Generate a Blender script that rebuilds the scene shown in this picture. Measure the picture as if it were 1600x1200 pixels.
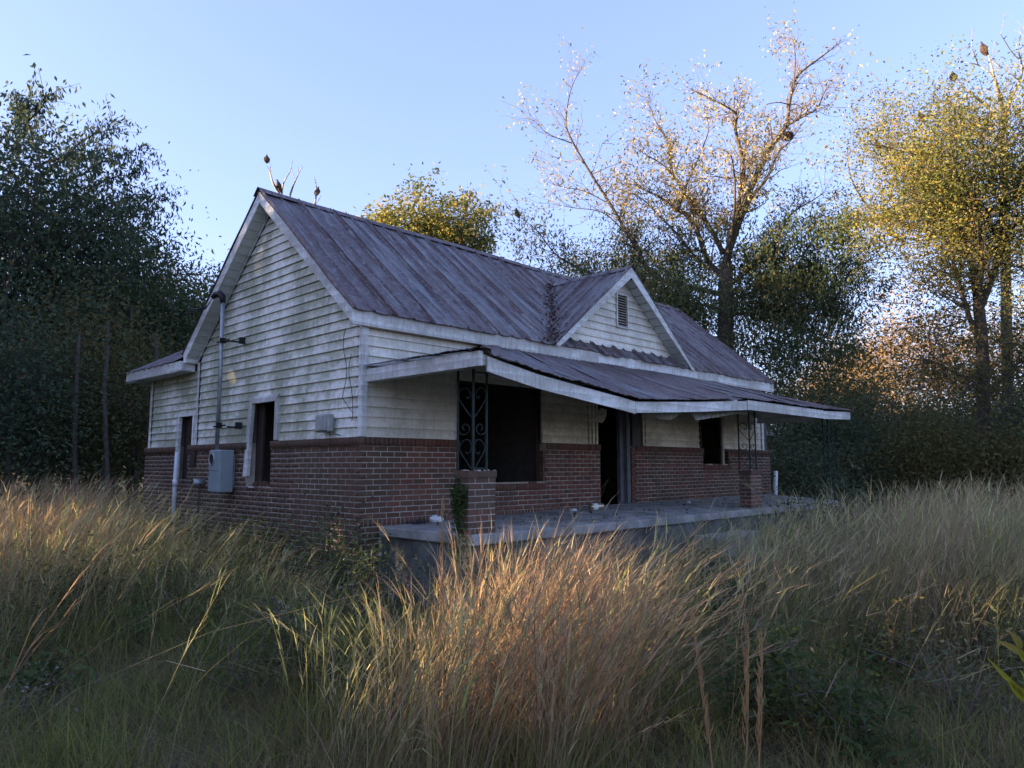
import bpy, math, random
import numpy as np
from mathutils import Matrix, Vector
R=math.radians
random.seed(7); rng=np.random.default_rng(11)
for o in list(bpy.data.objects): bpy.data.objects.remove(o)
sc=bpy.context.scene
COL=sc.collection

# ------------------------------------------------------------------ camera
FPX=1131.7; YAW=.7986; PIT=.1128; ROLL=-.0012
EYE=np.array([-4.9625,-7.3711,.724])
FW=np.array([math.sin(YAW)*math.cos(PIT),math.cos(YAW)*math.cos(PIT),math.sin(PIT)])
_R=np.array([math.cos(YAW),-math.sin(YAW),0.]); _U=np.cross(_R,FW)
RT=_R*math.cos(ROLL)+_U*math.sin(ROLL); UP=-_R*math.sin(ROLL)+_U*math.cos(ROLL)
cd=bpy.data.cameras.new('camera'); cam=bpy.data.objects.new('camera',cd); COL.objects.link(cam)
cd.sensor_width=36; cd.lens=36*FPX/1600; cd.clip_start=.05; cd.clip_end=3000
m=Matrix.Identity(4)
for i in range(3): m[i][0]=RT[i]; m[i][1]=UP[i]; m[i][2]=-FW[i]; m[i][3]=EYE[i]
cam.matrix_world=m; sc.camera=cam
def W(u,v,d):                                   # point at forward depth d
    return EYE+d*(FW+RT*(u-800)/FPX-UP*(v-600)/FPX)
def PX(P):
    v=np.asarray(P)-EYE; d=v@FW
    return 800+FPX*(v@RT)/d, 600-FPX*(v@UP)/d, d
# ------------------------------------------------------------------ light
SUN_EL=R(9); SA=R(-52)           # azimuth from +Y toward +X
SD=np.array([math.sin(SA)*math.cos(SUN_EL),math.cos(SA)*math.cos(SUN_EL),math.sin(SUN_EL)])
w=bpy.data.worlds.new('World'); sc.world=w; w.use_nodes=True
nt=w.node_tree; bg=nt.nodes['Background']; sky=nt.nodes.new('ShaderNodeTexSky')
sky.sky_type='NISHITA'; sky.sun_disc=False; sky.sun_elevation=SUN_EL; sky.sun_rotation=SA
sky.air_density=1.0; sky.dust_density=1.0; sky.ozone_density=1.5; sky.altitude=100
gm=nt.nodes.new('ShaderNodeGamma'); gm.inputs[1].default_value=.6; nt.links.new(sky.outputs[0],gm.inputs[0])
tn=nt.nodes.new('ShaderNodeMix'); tn.data_type='RGBA'; tn.blend_type='MULTIPLY'; tn.inputs[0].default_value=1; tn.inputs[7].default_value=(.64,.67,1,1)
nt.links.new(gm.outputs[0],tn.inputs[6]); nt.links.new(tn.outputs[2],bg.inputs[0]); bg.inputs[1].default_value=.095
ld=bpy.data.lights.new('sun','SUN'); ld.energy=2.5; ld.angle=R(.55); ld.color=(1,.74,.46)
sun=bpy.data.objects.new('sun',ld); COL.objects.link(sun)
sun.rotation_euler=Vector(SD).to_track_quat('Z','Y').to_euler()
sc.view_settings.view_transform='Standard'; sc.view_settings.look='None'
sc.view_settings.exposure=3.25; sc.view_settings.gamma=1; sc.view_settings.use_curve_mapping=False

# ------------------------------------------------------------------ helpers
WL={}                                            # world location of parents
def tag(o,label=None,cat=None,group=None,kind=None):
    if label: o['label']=label
    if cat: o['category']=cat
    if group: o['group']=group
    if kind: o['kind']=kind
    return o
def thing(name,loc,label,cat,group=None):
    o=bpy.data.objects.new(name,None); o.empty_display_size=.3; COL.objects.link(o)
    o.location=loc; WL[o.name]=np.array(loc,float); return tag(o,label,cat,group)
def mesh(name,V,F,mat,attr=None,fattr=None,smooth=False):
    me=bpy.data.meshes.new(name); V=np.asarray(V,float)
    if isinstance(F,np.ndarray):
        n=len(F); k=F.shape[1]
        me.vertices.add(len(V)); me.vertices.foreach_set('co',V.ravel())
        me.loops.add(n*k); me.loops.foreach_set('vertex_index',F.ravel().astype(np.int32))
        me.polygons.add(n); me.polygons.foreach_set('loop_start',np.arange(0,n*k,k,dtype=np.int32))
        me.polygons.foreach_set('loop_total',np.full(n,k,dtype=np.int32))
        me.update(calc_edges=True)
    else:
        me.from_pydata([tuple(p) for p in V],[],F)
    if attr is not None:
        a=me.attributes.new('col','FLOAT_COLOR','POINT'); a.data.foreach_set('color',attr.astype(np.float32).ravel())
    if fattr is not None:
        a=me.attributes.new('rnd','FLOAT','FACE'); a.data.foreach_set('value',fattr.astype(np.float32))
    if smooth: me.polygons.foreach_set('use_smooth',np.ones(len(me.polygons),bool))
    me.materials.append(mat); return me
def link(name,me,parent=None,loc=(0,0,0)):
    o=bpy.data.objects.new(name,me); COL.objects.link(o)
    loc=np.array(loc,float); WL[o.name]=loc
    if parent is not None: o.parent=parent; o.location=loc-WL[parent.name]
    else: o.location=loc
    return o
def obj(name,V,F,mat,parent=None,center=True,**k):
    V=np.asarray(V,float)
    c=(V.min(0)+V.max(0))/2 if center else np.zeros(3)
    if center and parent is None: c[2]=V[:,2].min()
    return link(name,mesh(name,V-c,F,mat,**k),parent,c)
BF=[(0,3,2,1),(4,5,6,7),(0,1,5,4),(1,2,6,5),(2,3,7,6),(3,0,4,7)]
class MB:
    def __init__(s): s.V=[];s.F=[];s.n=0
    def add(s,V,F):
        s.V.append(np.asarray(V,float)); s.F+= [tuple(i+s.n for i in f) for f in F]; s.n+=len(V); return s
    def box(s,a,b):
        (x0,y0,z0),(x1,y1,z1)=a,b
        return s.add([(x0,y0,z0),(x1,y0,z0),(x1,y1,z0),(x0,y1,z0),(x0,y0,z1),(x1,y0,z1),(x1,y1,z1),(x0,y1,z1)],BF)
    def hexa(s,P): return s.add(P,BF)
    def tube(s,pts,rad,n=6,cap=True):
        V,F=tube(pts,rad,n,cap); return s.add(V,F)
    def build(s,name,mat,parent=None,smooth=False,bevel=0,**k):
        o=obj(name,np.concatenate(s.V),s.F,mat,parent,smooth=smooth)
        if bevel:
            b=o.modifiers.new('b','BEVEL'); b.width=bevel; b.segments=1
        return tag(o,**k)
def tube(pts,rad,n=6,cap=True):
    P=np.asarray(pts,float); m_=len(P); rad=np.broadcast_to(rad,(m_,))
    T=np.gradient(P,axis=0); T/=np.linalg.norm(T,axis=1)[:,None]+1e-9
    a=np.array([0,0,1.]) if abs(T[0][2])<.9 else np.array([1.,0,0])
    A=np.cross(T,a); A/=np.linalg.norm(A,axis=1)[:,None]+1e-9; B=np.cross(T,A)
    th=np.arange(n)*2*math.pi/n
    V=(P[:,None]+rad[:,None,None]*(np.cos(th)[None,:,None]*A[:,None]+np.sin(th)[None,:,None]*B[:,None])).reshape(-1,3)
    F=[(i*n+j,i*n+(j+1)%n,(i+1)*n+(j+1)%n,(i+1)*n+j) for i in range(m_-1) for j in range(n)]
    if cap: F+= [tuple(range(n))[::-1],tuple((m_-1)*n+j for j in range(n))]
    return V,F
# ------------------------------------------------------------------ materials
def mat(name,rough=.8,metal=0,spec=.3):
    m_=bpy.data.materials.new(name); m_.use_nodes=True
    b=m_.node_tree.nodes['Principled BSDF']; b.inputs['Roughness'].default_value=rough
    b.inputs['Metallic'].default_value=metal; b.inputs['Specular IOR Level'].default_value=spec
    return m_,m_.node_tree,b
def node(t,ty,**k):
    n=t.nodes.new(ty)
    for a,v in k.items(): setattr(n,a,v)
    return n
def pos(t,scale=(1,1,1)):
    g=node(t,'ShaderNodeNewGeometry'); mp=node(t,'ShaderNodeMapping'); mp.inputs['Scale'].default_value=scale
    t.links.new(g.outputs['Position'],mp.inputs['Vector']); return mp.outputs[0]
def noise(t,vec,s,det=5,rough=.6,dist=0):
    n=node(t,'ShaderNodeTexNoise'); n.inputs['Scale'].default_value=s; n.inputs['Detail'].default_value=det
    n.inputs['Roughness'].default_value=rough; n.inputs['Distortion'].default_value=dist
    t.links.new(vec,n.inputs['Vector']); return n.outputs['Fac']
def ramp(t,fac,stops):
    r=node(t,'ShaderNodeValToRGB'); e=r.color_ramp.elements
    while len(e)<len(stops): e.new(.5)
    for i,(p,c) in enumerate(stops):
        e[i].position=p; e[i].color=(*c,1) if len(c)==3 else c
    t.links.new(fac,r.inputs[0]); return r.outputs[0]
def mix(t,fac,a,b,mode='MIX'):
    n=node(t,'ShaderNodeMix',data_type='RGBA',blend_type=mode)
    for s,v in ((0,fac),(6,a),(7,b)):
        if isinstance(v,(int,float)): n.inputs[s].default_value=v
        elif isinstance(v,tuple): n.inputs[s].default_value=(*v,1) if len(v)==3 else v
        else: t.links.new(v,n.inputs[s])
    return n.outputs[2]
def mth(t,op,a,b=None,c=None):
    n=node(t,'ShaderNodeMath',operation=op)
    for i,v in enumerate((a,b,c)):
        if v is None: continue
        if isinstance(v,(int,float)): n.inputs[i].default_value=v
        else: t.links.new(v,n.inputs[i])
    return n.outputs[0]
def bump(t,b,h,st=.3,d=.01):
    n=node(t,'ShaderNodeBump'); n.inputs['Strength'].default_value=st; n.inputs['Distance'].default_value=d
    t.links.new(h,n.inputs['Height']); t.links.new(n.outputs[0],b.inputs['Normal'])
def rnd(t):                                     # per-piece random number, for single and joined pieces alike
    a=node(t,'ShaderNodeAttribute',attribute_name='rnd'); o=node(t,'ShaderNodeObjectInfo')
    return mth(t,'FRACT',mth(t,'ADD',a.outputs['Fac'],o.outputs['Random']))
def plain(name,c,rough=.8,metal=0,var=.25,sc_=8,bmp=.15):
    m_,t,b=mat(name,rough,metal); p=pos(t)
    n=noise(t,p,sc_,6); d=tuple(x*(1-var) for x in c); l=tuple(min(1,x*(1+var)) for x in c)
    t.links.new(ramp(t,n,[(.3,d),(.7,l)]),b.inputs['Base Color']); bump(t,b,noise(t,p,sc_*6,4),bmp,.004); return m_
M={}
# painted siding with mildew and grime
def siding(name,base,mild,dirtamt,warm=None):
    m_,t,b=mat(name,.55,0,.35); p=pos(t)
    n1=noise(t,p,1.1,5,.65); n2=noise(t,pos(t,(7,7,1.2)),3.5,6,.7); n3=noise(t,pos(t,(1,1,3)),6,6,.75)
    g=node(t,'ShaderNodeSeparateXYZ'); gg=node(t,'ShaderNodeNewGeometry'); t.links.new(gg.outputs['Position'],g.inputs[0])
    fr=mth(t,'FRACT',mth(t,'DIVIDE',mth(t,'SUBTRACT',g.outputs[2],1.08),.125))   # height within one board
    lap=mth(t,'MULTIPLY',mth(t,'SUBTRACT',fr,.15),.16)
    r=rnd(t)
    f1=mth(t,'ADD',mth(t,'ADD',n1,mth(t,'MULTIPLY',n3,.55)),lap); f1=mth(t,'ADD',f1,mth(t,'MULTIPLY',r,.06))
    k1=ramp(t,f1,[(.76-.05*dirtamt,(0,0,0)),(.98-.06*dirtamt,(1,1,1))])
    k2=ramp(t,mth(t,'ADD',mth(t,'MULTIPLY',n2,.7),mth(t,'MULTIPLY',n1,.4)),[(.52,(0,0,0)),(.68,(1,1,1))])
    c0=mix(t,mth(t,'MULTIPLY',r,.5),base,tuple(x*.84 for x in base))
    c1=mix(t,mth(t,'MULTIPLY',k1,.78*min(1,dirtamt)),c0,mild)
    c2=mix(t,mth(t,'MULTIPLY',k2,min(.6,.5*dirtamt)),c1,(.11,.115,.10))
    t.links.new(c2,b.inputs['Base Color']); bump(t,b,n3,.1,.004); return m_
M['siding']=siding('mildewed_siding',(.82,.80,.73),(.30,.32,.19),1.1)
M['siding_front']=siding('porch_siding',(.82,.78,.68),(.36,.33,.24),.55)
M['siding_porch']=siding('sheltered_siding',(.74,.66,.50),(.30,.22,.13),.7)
M['trim']=siding('white_trim',(.78,.79,.78),(.32,.29,.24),.75)
M['soffit']=siding('soffit_paint',(.56,.60,.58),(.30,.32,.27),.4)
# brick
def brickm(name,cols,stain):
    m_,t,b=mat(name,.85,0,.2); p=pos(t); r=rnd(t)
    c=ramp(t,r,[(i/(len(cols)-1),x) for i,x in enumerate(cols)])
    n=noise(t,p,1.3,5,.65); n2=noise(t,p,45,4,.7)
    c=mix(t,ramp(t,n,[(.45,(0,0,0)),(.60,(1,1,1))]),c,mix(t,r,stain,tuple(x*1.5 for x in stain)))
    c=mix(t,mth(t,'MULTIPLY',n2,.5),c,tuple(x*.55 for x in cols[0]))
    t.links.new(c,b.inputs['Base Color']); bump(t,b,n2,.35,.003); return m_
M['brick']=brickm('red_brick',[(.165,.070,.052),(.205,.09,.064),(.13,.064,.05),(.22,.10,.07),(.18,.074,.056)],(.115,.072,.052))
M['brick_dark']=brickm('weathered_brick',[(.115,.066,.048),(.15,.084,.06),(.10,.062,.047),(.165,.09,.062)],(.085,.062,.043))
M['mortar']=plain('mortar',(.33,.295,.25),.95,0,.5,3)
M['concrete']=plain('old_concrete',(.27,.265,.25),.9,0,.5,2.5,.3); M['base_concrete']=plain('mossy_base_concrete',(.10,.105,.095),.95,0,.7,3,.5)
# metal roof
def roofm(name,axis,tone=1.):
    m_,t,b=mat(name,.5,.0,.5); s=(3.5,.35,.35) if axis=='y' else (.35,3.5,.35)
    n1=noise(t,pos(t,s),2.2,6,.65,.2); n2=noise(t,pos(t),1.1,5,.6); n3=noise(t,pos(t,(s[0]*4,s[1]*4,1)),9,5,.75)
    r=rnd(t)
    c=ramp(t,n1,[(.36,(.045*tone,.036*tone,.042*tone)),(.48,(.118*tone,.092*tone,.094*tone)),(.62,(.235*tone,.222*tone,.225*tone))])
    rust=ramp(t,mth(t,'ADD',mth(t,'MULTIPLY',n2,.75),mth(t,'MULTIPLY',r,.35)),[(.45,(0,0,0)),(.60,(1,1,1))])
    c=mix(t,mth(t,'MULTIPLY',rust,.85),c,(.085,.043,.04))
    c=mix(t,ramp(t,n3,[(.48,(0,0,0)),(.66,(.75,.75,.75))]),c,(.045,.035,.042)); n4=noise(t,pos(t),14,6,.8); c=mix(t,ramp(t,n4,[(.5,(0,0,0)),(.68,(.6,.6,.6))]),c,(.30*tone,.31*tone,.33*tone))
    c=mix(t,ramp(t,noise(t,pos(t,s),5,6,.8),[(.53,(0,0,0)),(.68,(.7,.7,.7))]),c,(.36*tone,.38*tone,.37*tone))
    t.links.new(c,b.inputs['Base Color']); bump(t,b,n3,.2,.004)
    b.inputs['Metallic'].default_value=.25; return m_
M['roof']=roofm('rusted_roof_metal','y',.95); M['roof_x']=roofm('rusted_roof_metal_dormer','x',.95); M['roof_porch']=roofm('rusted_porch_metal','y',.8)
M['dark_wood']=plain('dark_interior_wood',(.04,.027,.022),.8)
M['interior']=plain('grimy_interior',(.09,.085,.08),.9)
M['jamb']=plain('grey_door_paint',(.11,.118,.13),.7)
M['iron']=plain('dark_green_iron',(.022,.034,.028),.7,0,.4,20)
M['box_metal']=plain('grey_painted_metal',(.27,.33,.36),.45,.2,.12,4,.05)
M['galv']=plain('galvanised_pipe',(.30,.33,.36),.4,.5,.2,6,.05)
M['pvc']=plain('white_pvc',(.62,.66,.68),.5,0,.15,5,.05)
M['black']=plain('black_plastic',(.02,.02,.02),.5)
M['grey_plastic']=plain('grey_plastic',(.33,.34,.32),.6)
M['vent']=plain('tan_louver_paint',(.33,.29,.24),.7)
M['can']=plain('amber_can',(.45,.36,.22),.3,.6); M['paper']=plain('white_litter',(.75,.75,.75),.5); M['bagdark']=plain('dark_plastic_bag',(.07,.05,.07),.5)
def leafm(name,stops,trans=.35,rough=.55):
    m_=bpy.data.materials.new(name); m_.use_nodes=True; t=m_.node_tree; t.nodes.clear()
    out=node(t,'ShaderNodeOutputMaterial'); r=rnd(t)
    c=ramp(t,r,stops)
    b=node(t,'ShaderNodeBsdfPrincipled'); b.inputs['Roughness'].default_value=.7; b.inputs['Specular IOR Level'].default_value=.18
    tr=node(t,'ShaderNodeBsdfTranslucent'); mx=node(t,'ShaderNodeMixShader'); mx.inputs[0].default_value=trans
    t.links.new(c,b.inputs['Base Color']); t.links.new(c,tr.inputs[0])
    t.links.new(b.outputs[0],mx.inputs[1]); t.links.new(tr.outputs[0],mx.inputs[2]); t.links.new(mx.outputs[0],out.inputs[0]); return m_
M['lf_dark']=leafm('dark_green_leaves',[(0,(0.043,0.070,0.040)),(.5,(0.070,0.105,0.059)),(.9,(0.116,0.147,0.078)),(1,(0.186,0.132,0.062))])
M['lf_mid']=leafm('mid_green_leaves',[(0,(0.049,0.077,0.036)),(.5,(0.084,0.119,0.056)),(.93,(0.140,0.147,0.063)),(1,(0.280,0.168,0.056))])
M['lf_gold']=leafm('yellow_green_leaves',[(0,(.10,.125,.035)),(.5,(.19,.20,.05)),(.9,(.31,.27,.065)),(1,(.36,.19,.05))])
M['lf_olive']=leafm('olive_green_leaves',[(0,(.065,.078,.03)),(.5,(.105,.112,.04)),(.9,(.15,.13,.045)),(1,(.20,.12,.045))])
M['lf_sunlit']=leafm('sunlit_tone_leaves',[(0,(.17,.18,.07)),(.5,(.32,.28,.12)),(.9,(.46,.36,.17)),(1,(.42,.27,.14))])  # sunlight on the upper crown is put into this leaf colour
M['lf_rust']=leafm('russet_leaves',[(0,(.16,.14,.05)),(.4,(.28,.18,.07)),(.8,(.36,.22,.09)),(1,(.40,.28,.13))])
M['lf_weed']=leafm('fresh_weed_leaves',[(0,(.045,.08,.03)),(.6,(.08,.13,.045)),(1,(.13,.17,.05))])
M['lf_vine']=leafm('vine_leaves',[(0,(.045,.07,.025)),(1,(.085,.12,.04))])
M['lf_grey']=leafm('grey_green_shrub_leaves',[(0,(.08,.095,.05)),(1,(.15,.155,.085))])
M['lf_yellow']=leafm('bright_yellow_leaves',[(0,(.30,.29,.03)),(.6,(.36,.33,.04)),(1,(.28,.20,.05))])
M['lf_litter']=leafm('dead_leaf_litter',[(0,(.03,.02,.016)),(1,(.09,.055,.035))],0)
M['petal']=leafm('white_aster_petals',[(0,(.42,.42,.40)),(1,(.6,.6,.56))])
M['bark']=plain('grey_brown_bark',(.085,.07,.06),.9,0,.4,12,.5)
M['bark_light']=plain('pale_dead_bark',(.27,.235,.195),.8,0,.2,10,.2)
M['twig']=plain('warm_grey_twig_bark',(.15,.115,.095),.9,0,.3,10,.2)
m_=bpy.data.materials.new('grass_blades'); m_.use_nodes=True; t=m_.node_tree; t.nodes.clear()
out=node(t,'ShaderNodeOutputMaterial'); a=node(t,'ShaderNodeAttribute',attribute_name='col')
b=node(t,'ShaderNodeBsdfPrincipled'); b.inputs['Roughness'].default_value=.6; b.inputs['Specular IOR Level'].default_value=.25
tr=node(t,'ShaderNodeBsdfTranslucent'); mx=node(t,'ShaderNodeMixShader'); mx.inputs[0].default_value=.45
t.links.new(a.outputs['Color'],b.inputs['Base Color']); t.links.new(a.outputs['Color'],tr.inputs[0])
t.links.new(b.outputs[0],mx.inputs[1]); t.links.new(tr.outputs[0],mx.inputs[2]); t.links.new(mx.outputs[0],out.inputs[0]); M['grass']=m_
m_,t,b=mat('field_soil',.95); p=pos(t)
t.links.new(ramp(t,noise(t,p,1.5,8,.7),[(.3,(.05,.045,.025)),(.55,(.10,.088,.048)),(.75,(.16,.13,.075))]),b.inputs['Base Color'])
bump(t,b,noise(t,p,14,6,.8),.8,.06); M['soil']=m_
m_,t,b=mat('buzzard_feathers',.8); t.links.new(ramp(t,noise(t,pos(t),9,4),[(.4,(.03,.02,.016)),(.7,(.09,.055,.035))]),b.inputs['Base Color']); M['bird']=m_
M['bird_head']=plain('bare_bird_head',(.12,.06,.055),.8)

# ------------------------------------------------------------------ ground
GZ=-.87
n=140; g1=np.concatenate([-np.geomspace(900,26,22),np.linspace(-25,25,96),np.geomspace(26,900,22)])
XX,YY=np.meshgrid(g1+2,g1,indexing='ij')
def gz(x,y):
    return GZ+.05*np.sin(x*.55+1.3)*np.cos(y*.48)+.03*np.sin(x*1.7+y*1.1)
ZZ=gz(XX,YY)
V=np.stack([XX.ravel(),YY.ravel(),ZZ.ravel()],1); K=len(g1)
i,j=np.meshgrid(np.arange(K-1),np.arange(K-1),indexing='ij'); q=(i*K+j).ravel()
tag(link('ground',mesh('ground',V,np.stack([q,q+K,q+K+1,q+1],1),M['soil'],smooth=True)),'bare dark soil of the overgrown yard under the grass',kind='structure')

# ------------------------------------------------------------------ house
H=thing('abandoned_house',(0,0,GZ),'derelict one-storey house of white siding over brick with rusted metal roof and sagging porch','house')
L=11.04; Wd=4.85; YB=7.05; ZC=1.08; YR=2.44; ZR=4.76; SL=.852
def zroof(y): return ZR-SL*abs(y-YR)
def cells(u0,u1,z0,z1,holes):
    us=sorted({u0,u1,*[min(max(h[k],u0),u1) for h in holes for k in (0,1)]}); zs=sorted({z0,z1,*[min(max(h[k],z0),z1) for h in holes for k in (2,3)]})
    for a,b_ in zip(us,us[1:]):
        for c,d in zip(zs,zs[1:]):
            if b_-a<1e-6 or d-c<1e-6: continue
            um,zm=(a+b_)/2,(c+d)/2
            if any(h[0]<um<h[1] and h[2]<zm<h[3] for h in holes): continue
            yield a,b_,c,d
# openings (u0,u1,z0,z1)
BIG=(1.58,3.35,.47,1.93); DOOR=(4.70,5.71,.02,2.02); WIN2=(8.05,9.17,.74,1.74)
GW1=(2.20,2.92,.44,1.66); GW3=(5.08,5.58,.50,1.58)
fh=[BIG,DOOR,WIN2]; gh=[GW1,GW3]
fbrick=MB(); 
for a,b_,c,d in cells(0.0018,L-.01,GZ-.15,ZC-.01,fh): fbrick.box((a,.0018,c),(b_,.16,d))
FBW=fbrick.build('brick_wall',M['mortar'],H,label='front brick wainscot wall behind the porch, reddish under the roof')
gb=MB()
for a,b_,c,d in cells(.161,YB-.01,GZ-.15,ZC-.01,gh): gb.box((.0018,a,c),(.16,b_,d))
GBW=gb.build('brick_wall',M['mortar'],H,label='long dark brick side wall with broken window gaps')
bk=MB(); bk.box((L-.16,.161,GZ-.15),(L-.01,YB-.2,2.4)).box((.161,YB-.16,GZ-.15),(L-.17,YB-.01,2.3))
bk.build('back_wall',M['mortar'],H)
# bricks
BH=.0677; BL=.2032
bricks=[]                                       # (center, size, rotz?, plane, matkey)
def course(plane,u0,u1,z,off,parent,holes,proud,mk):
    k=math.floor((u0-off)/BL)
    while True:
        a=off+k*BL; b_=a+BL-.012; k+=1
        if a>u1: break
        a2,b2=max(a,u0),min(b_,u1)
        segs=[(a2,b2)]
        for h in holes:
            if h[2]<z+BH/2<h[3]:
                ns=[]
                for s,e in segs:
                    if e<=h[0] or s>=h[1]: ns.append((s,e)); continue
                    if s<h[0]: ns.append((s,h[0]))
                    if e>h[1]: ns.append((h[1],e))
                segs=ns
        for s,e in segs:
            if e-s<.02: continue
            bricks.append((plane,(s+e)/2,z+BH/2-.001,e-s,BH-.0115,parent,proud,mk(s) if callable(mk) else mk))
def soldier(plane,u0,u1,z,h,parent,proud,mk):
    k=int(round((u1-u0)/BH)); p_=(u1-u0)/k
    for i in range(k):
        u=u0+(i+.5)*p_
        bricks.append((plane,u,z+h/2,p_-.009,h-.004,parent,proud,mk(u) if callable(mk) else mk))
def mf(u): return 'brick_dark' if u<.38+.25*random.random() or random.random()<.08 or (u>5.6 and random.random()<.35) or u>9.6 else 'brick'
soldier('y',0,4.70,0.004,.088,FBW,.0,mf); soldier('y',5.71,L,.004,.088,FBW,.0,mf)
for k in range(13): course('y',0,L,.092+k*BH,(k%2)*BL/2,FBW,fh,.0,mf)
for k in range(1,14):                            # below the slab, left of it
    course('y',0,.30,.0-k*BH,(k%2)*BL/2,FBW,[],.0,'brick_dark')
soldier('y',0,1.58,.972,.106,FBW,.022,mf); soldier('y',3.35,4.70,.972,.106,FBW,.022,mf)
soldier('y',5.71,8.05,.972,.106,FBW,.022,mf); soldier('y',9.17,L,.965,.10,FBW,.022,mf)
soldier('y',1.58,3.35,.375,.095,FBW,.025,'brick'); soldier('y',8.05,9.17,.635,.09,FBW,.025,'brick')
for k in range(-14,13): course('x',0,YB,.092+k*BH,((k+1)%2)*BL/2,GBW,gh,.0,'brick_dark')
soldier('x',0,2.20,.972,.106,GBW,.022,'brick_dark'); soldier('x',2.92,5.08,.972,.106,GBW,.022,'brick_dark'); soldier('x',5.58,YB,.955,.106,GBW,.022,'brick_dark')
# jamb returns
def ret(u,z0,z1,plane,par):
    z=z0
    while z<z1-.03:
        bricks.append((plane+'r',u,z+BH/2,.0,BH-.010,par,0,'brick')); z+=BH
def bdims(bk_):
    pl,u,z,l,h,par,pr,mk=bk_
    dep=.030+pr
    if pl=='y': return (u,(.030-pr-.0)/2-0*dep,z),(l,.030+pr,h)
    if pl=='x': return ((.030-pr)/2,u,z),(.030+pr,l,h)
def score(bk_):
    c,s=bdims(bk_); u,v,d=PX(c)
    ax=bk_[0]; vis=(u>0 and v<870)
    if abs(c[0])<1e9 and ax=='y' and c[0]<.5: vis=vis and v<880
    return s[0 if ax=='y' else 1]*s[2]/d**2*(1 if vis and c[2]>-.45 else .2)
order=sorted(range(len(bricks)),key=lambda i:-score(bricks[i])); big=set(order[:252])
mcache={}
def unit_brick(sx,sy,sz,mk):
    k=(round(sx,3),round(sy,3),round(sz,3),mk)
    if k not in mcache:
        b=MB().box((-sx/2,-sy/2,-sz/2),(sx/2,sy/2,sz/2)); mcache[k]=mesh('brick',np.concatenate(b.V),b.F,M[mk])
    return mcache[k]
def put_brick(c,s,par,mk):
    j=rng.normal(0,.0005,3); c=np.array(c)+j*np.array([1,1,.6])
    return link('brick',unit_brick(*s,mk),par,c)
rest={}
for i,bk_ in enumerate(bricks):
    c,s=bdims(bk_)
    if i in big: put_brick(c,s,bk_[5],bk_[7])
    else: rest.setdefault((bk_[5].name,bk_[7]),[]).append((c,s))
def joined(name,lst,mk,par,**kw):
    C=np.array([a for a,_ in lst]); S=np.array([b for _,b in lst])/2
    C=C+rng.normal(0,.0005,C.shape)
    sg=np.array([(-1,-1,-1),(1,-1,-1),(1,1,-1),(-1,1,-1),(-1,-1,1),(1,-1,1),(1,1,1),(-1,1,1)])
    V=(C[:,None]+S[:,None]*sg[None]).reshape(-1,3); F=(np.arange(len(C))[:,None,None]*8+np.array(BF)[None]).reshape(-1,4)
    return tag(obj(name,V,F,M[mk],par,fattr=np.repeat(rng.random(len(C)),6)),kind='stuff',**kw)
for (pn,mk),lst in rest.items(): joined('brick',lst,mk,bpy.data.objects[pn])
# upper walls (siding backing)
up=MB()
for a,b_,c,d in cells(.04,L-.04,ZC-.01,2.50,fh): up.box((a,.05,c),(b_,.16,d))
FSW=up.build('siding_wall',M['interior'],H,label='front siding wall above the brick, white at the corner and tan under the porch')
up=MB()
for a,b_,c,d in cells(.161,Wd-.02,ZC-.01,2.45,gh): up.box((.05,a,c),(.16,b_,d))
up.add([(.05,.161,2.45),(.05,Wd-.02,2.45),(.05,YR,ZR-.28),(.16,.161,2.45),(.16,Wd-.02,2.45),(.16,YR,ZR-.28)],[(0,1,2),(5,4,3),(0,3,4,1),(1,4,5,2),(2,5,3,0)])
GSW=up.build('siding_wall',M['interior'],H,label='tall gable siding wall streaked with green mildew')
up=MB()
for a,b_,c,d in cells(Wd-.019,6.93,ZC-.01,2.35,gh): up.box((.05,a,c),(.16,b_,d))
ASW=up.build('siding_wall',M['interior'],H,label='short siding wall of the rear addition under a low roof')
def board(plane,ua0,ub0,ua1,ub1,z0,z1,par,mk,sag=0.):
    # bottom edge proud, top edge flush; slightly uneven
    o0=.023+random.uniform(-.002,.003); o1=.044
    P=[]
    for z,(ua,ub),o,bk2 in ((z0-.004,(ua0,ub0),o0,.049),(z1,(ua1,ub1),o1,.049)):
        for u,q_ in ((ua,o),(ub,o),(ub,bk2),(ua,bk2)):
            P.append((u,q_,z) if plane=='y' else (q_,u,z))
    if plane=='x': P=[P[k] for k in (1,0,3,2,5,4,7,6)]
    b=MB().hexa(P); return b.build('siding_board',M[mk],par)
EXP=.125
def rows(plane,par,u0,u1,z0,z1,holes,mkf,ulim=None):
    z=z0
    while z<z1-.02:
        zt=min(z+EXP,z1)
        if ulim: (a0,b0),(a1,b1)=ulim(z),ulim(zt)
        else: (a0,b0),(a1,b1)=(u0,u1),(u0,u1)
        if b0-a0<.05: break
        if b1<a1: a1=b1=(a1+b1)/2
        hs=[h for h in holes if h[2]<zt-.005 and h[3]>z+.005]
        if not hs: board(plane,a0,b0,a1,b1,z,zt,par,mkf((a0+b0)/2,z))
        else:
            cur0,cur1=a0,a1
            for h in sorted(hs):
                if h[0]-cur0>.02: board(plane,cur0,h[0],cur1,h[0],z,zt,par,mkf((cur0+h[0])/2,z))
                if h[3]<zt-.01: board(plane,h[0],h[1],h[0],h[1],h[3],zt,par,mkf(h[0],z))
                cur0=cur1=h[1]
            if b0-cur0>.02: board(plane,cur0,b0,cur1,b1,z,zt,par,mkf((cur0+b0)/2,z))
        z+=EXP
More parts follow.
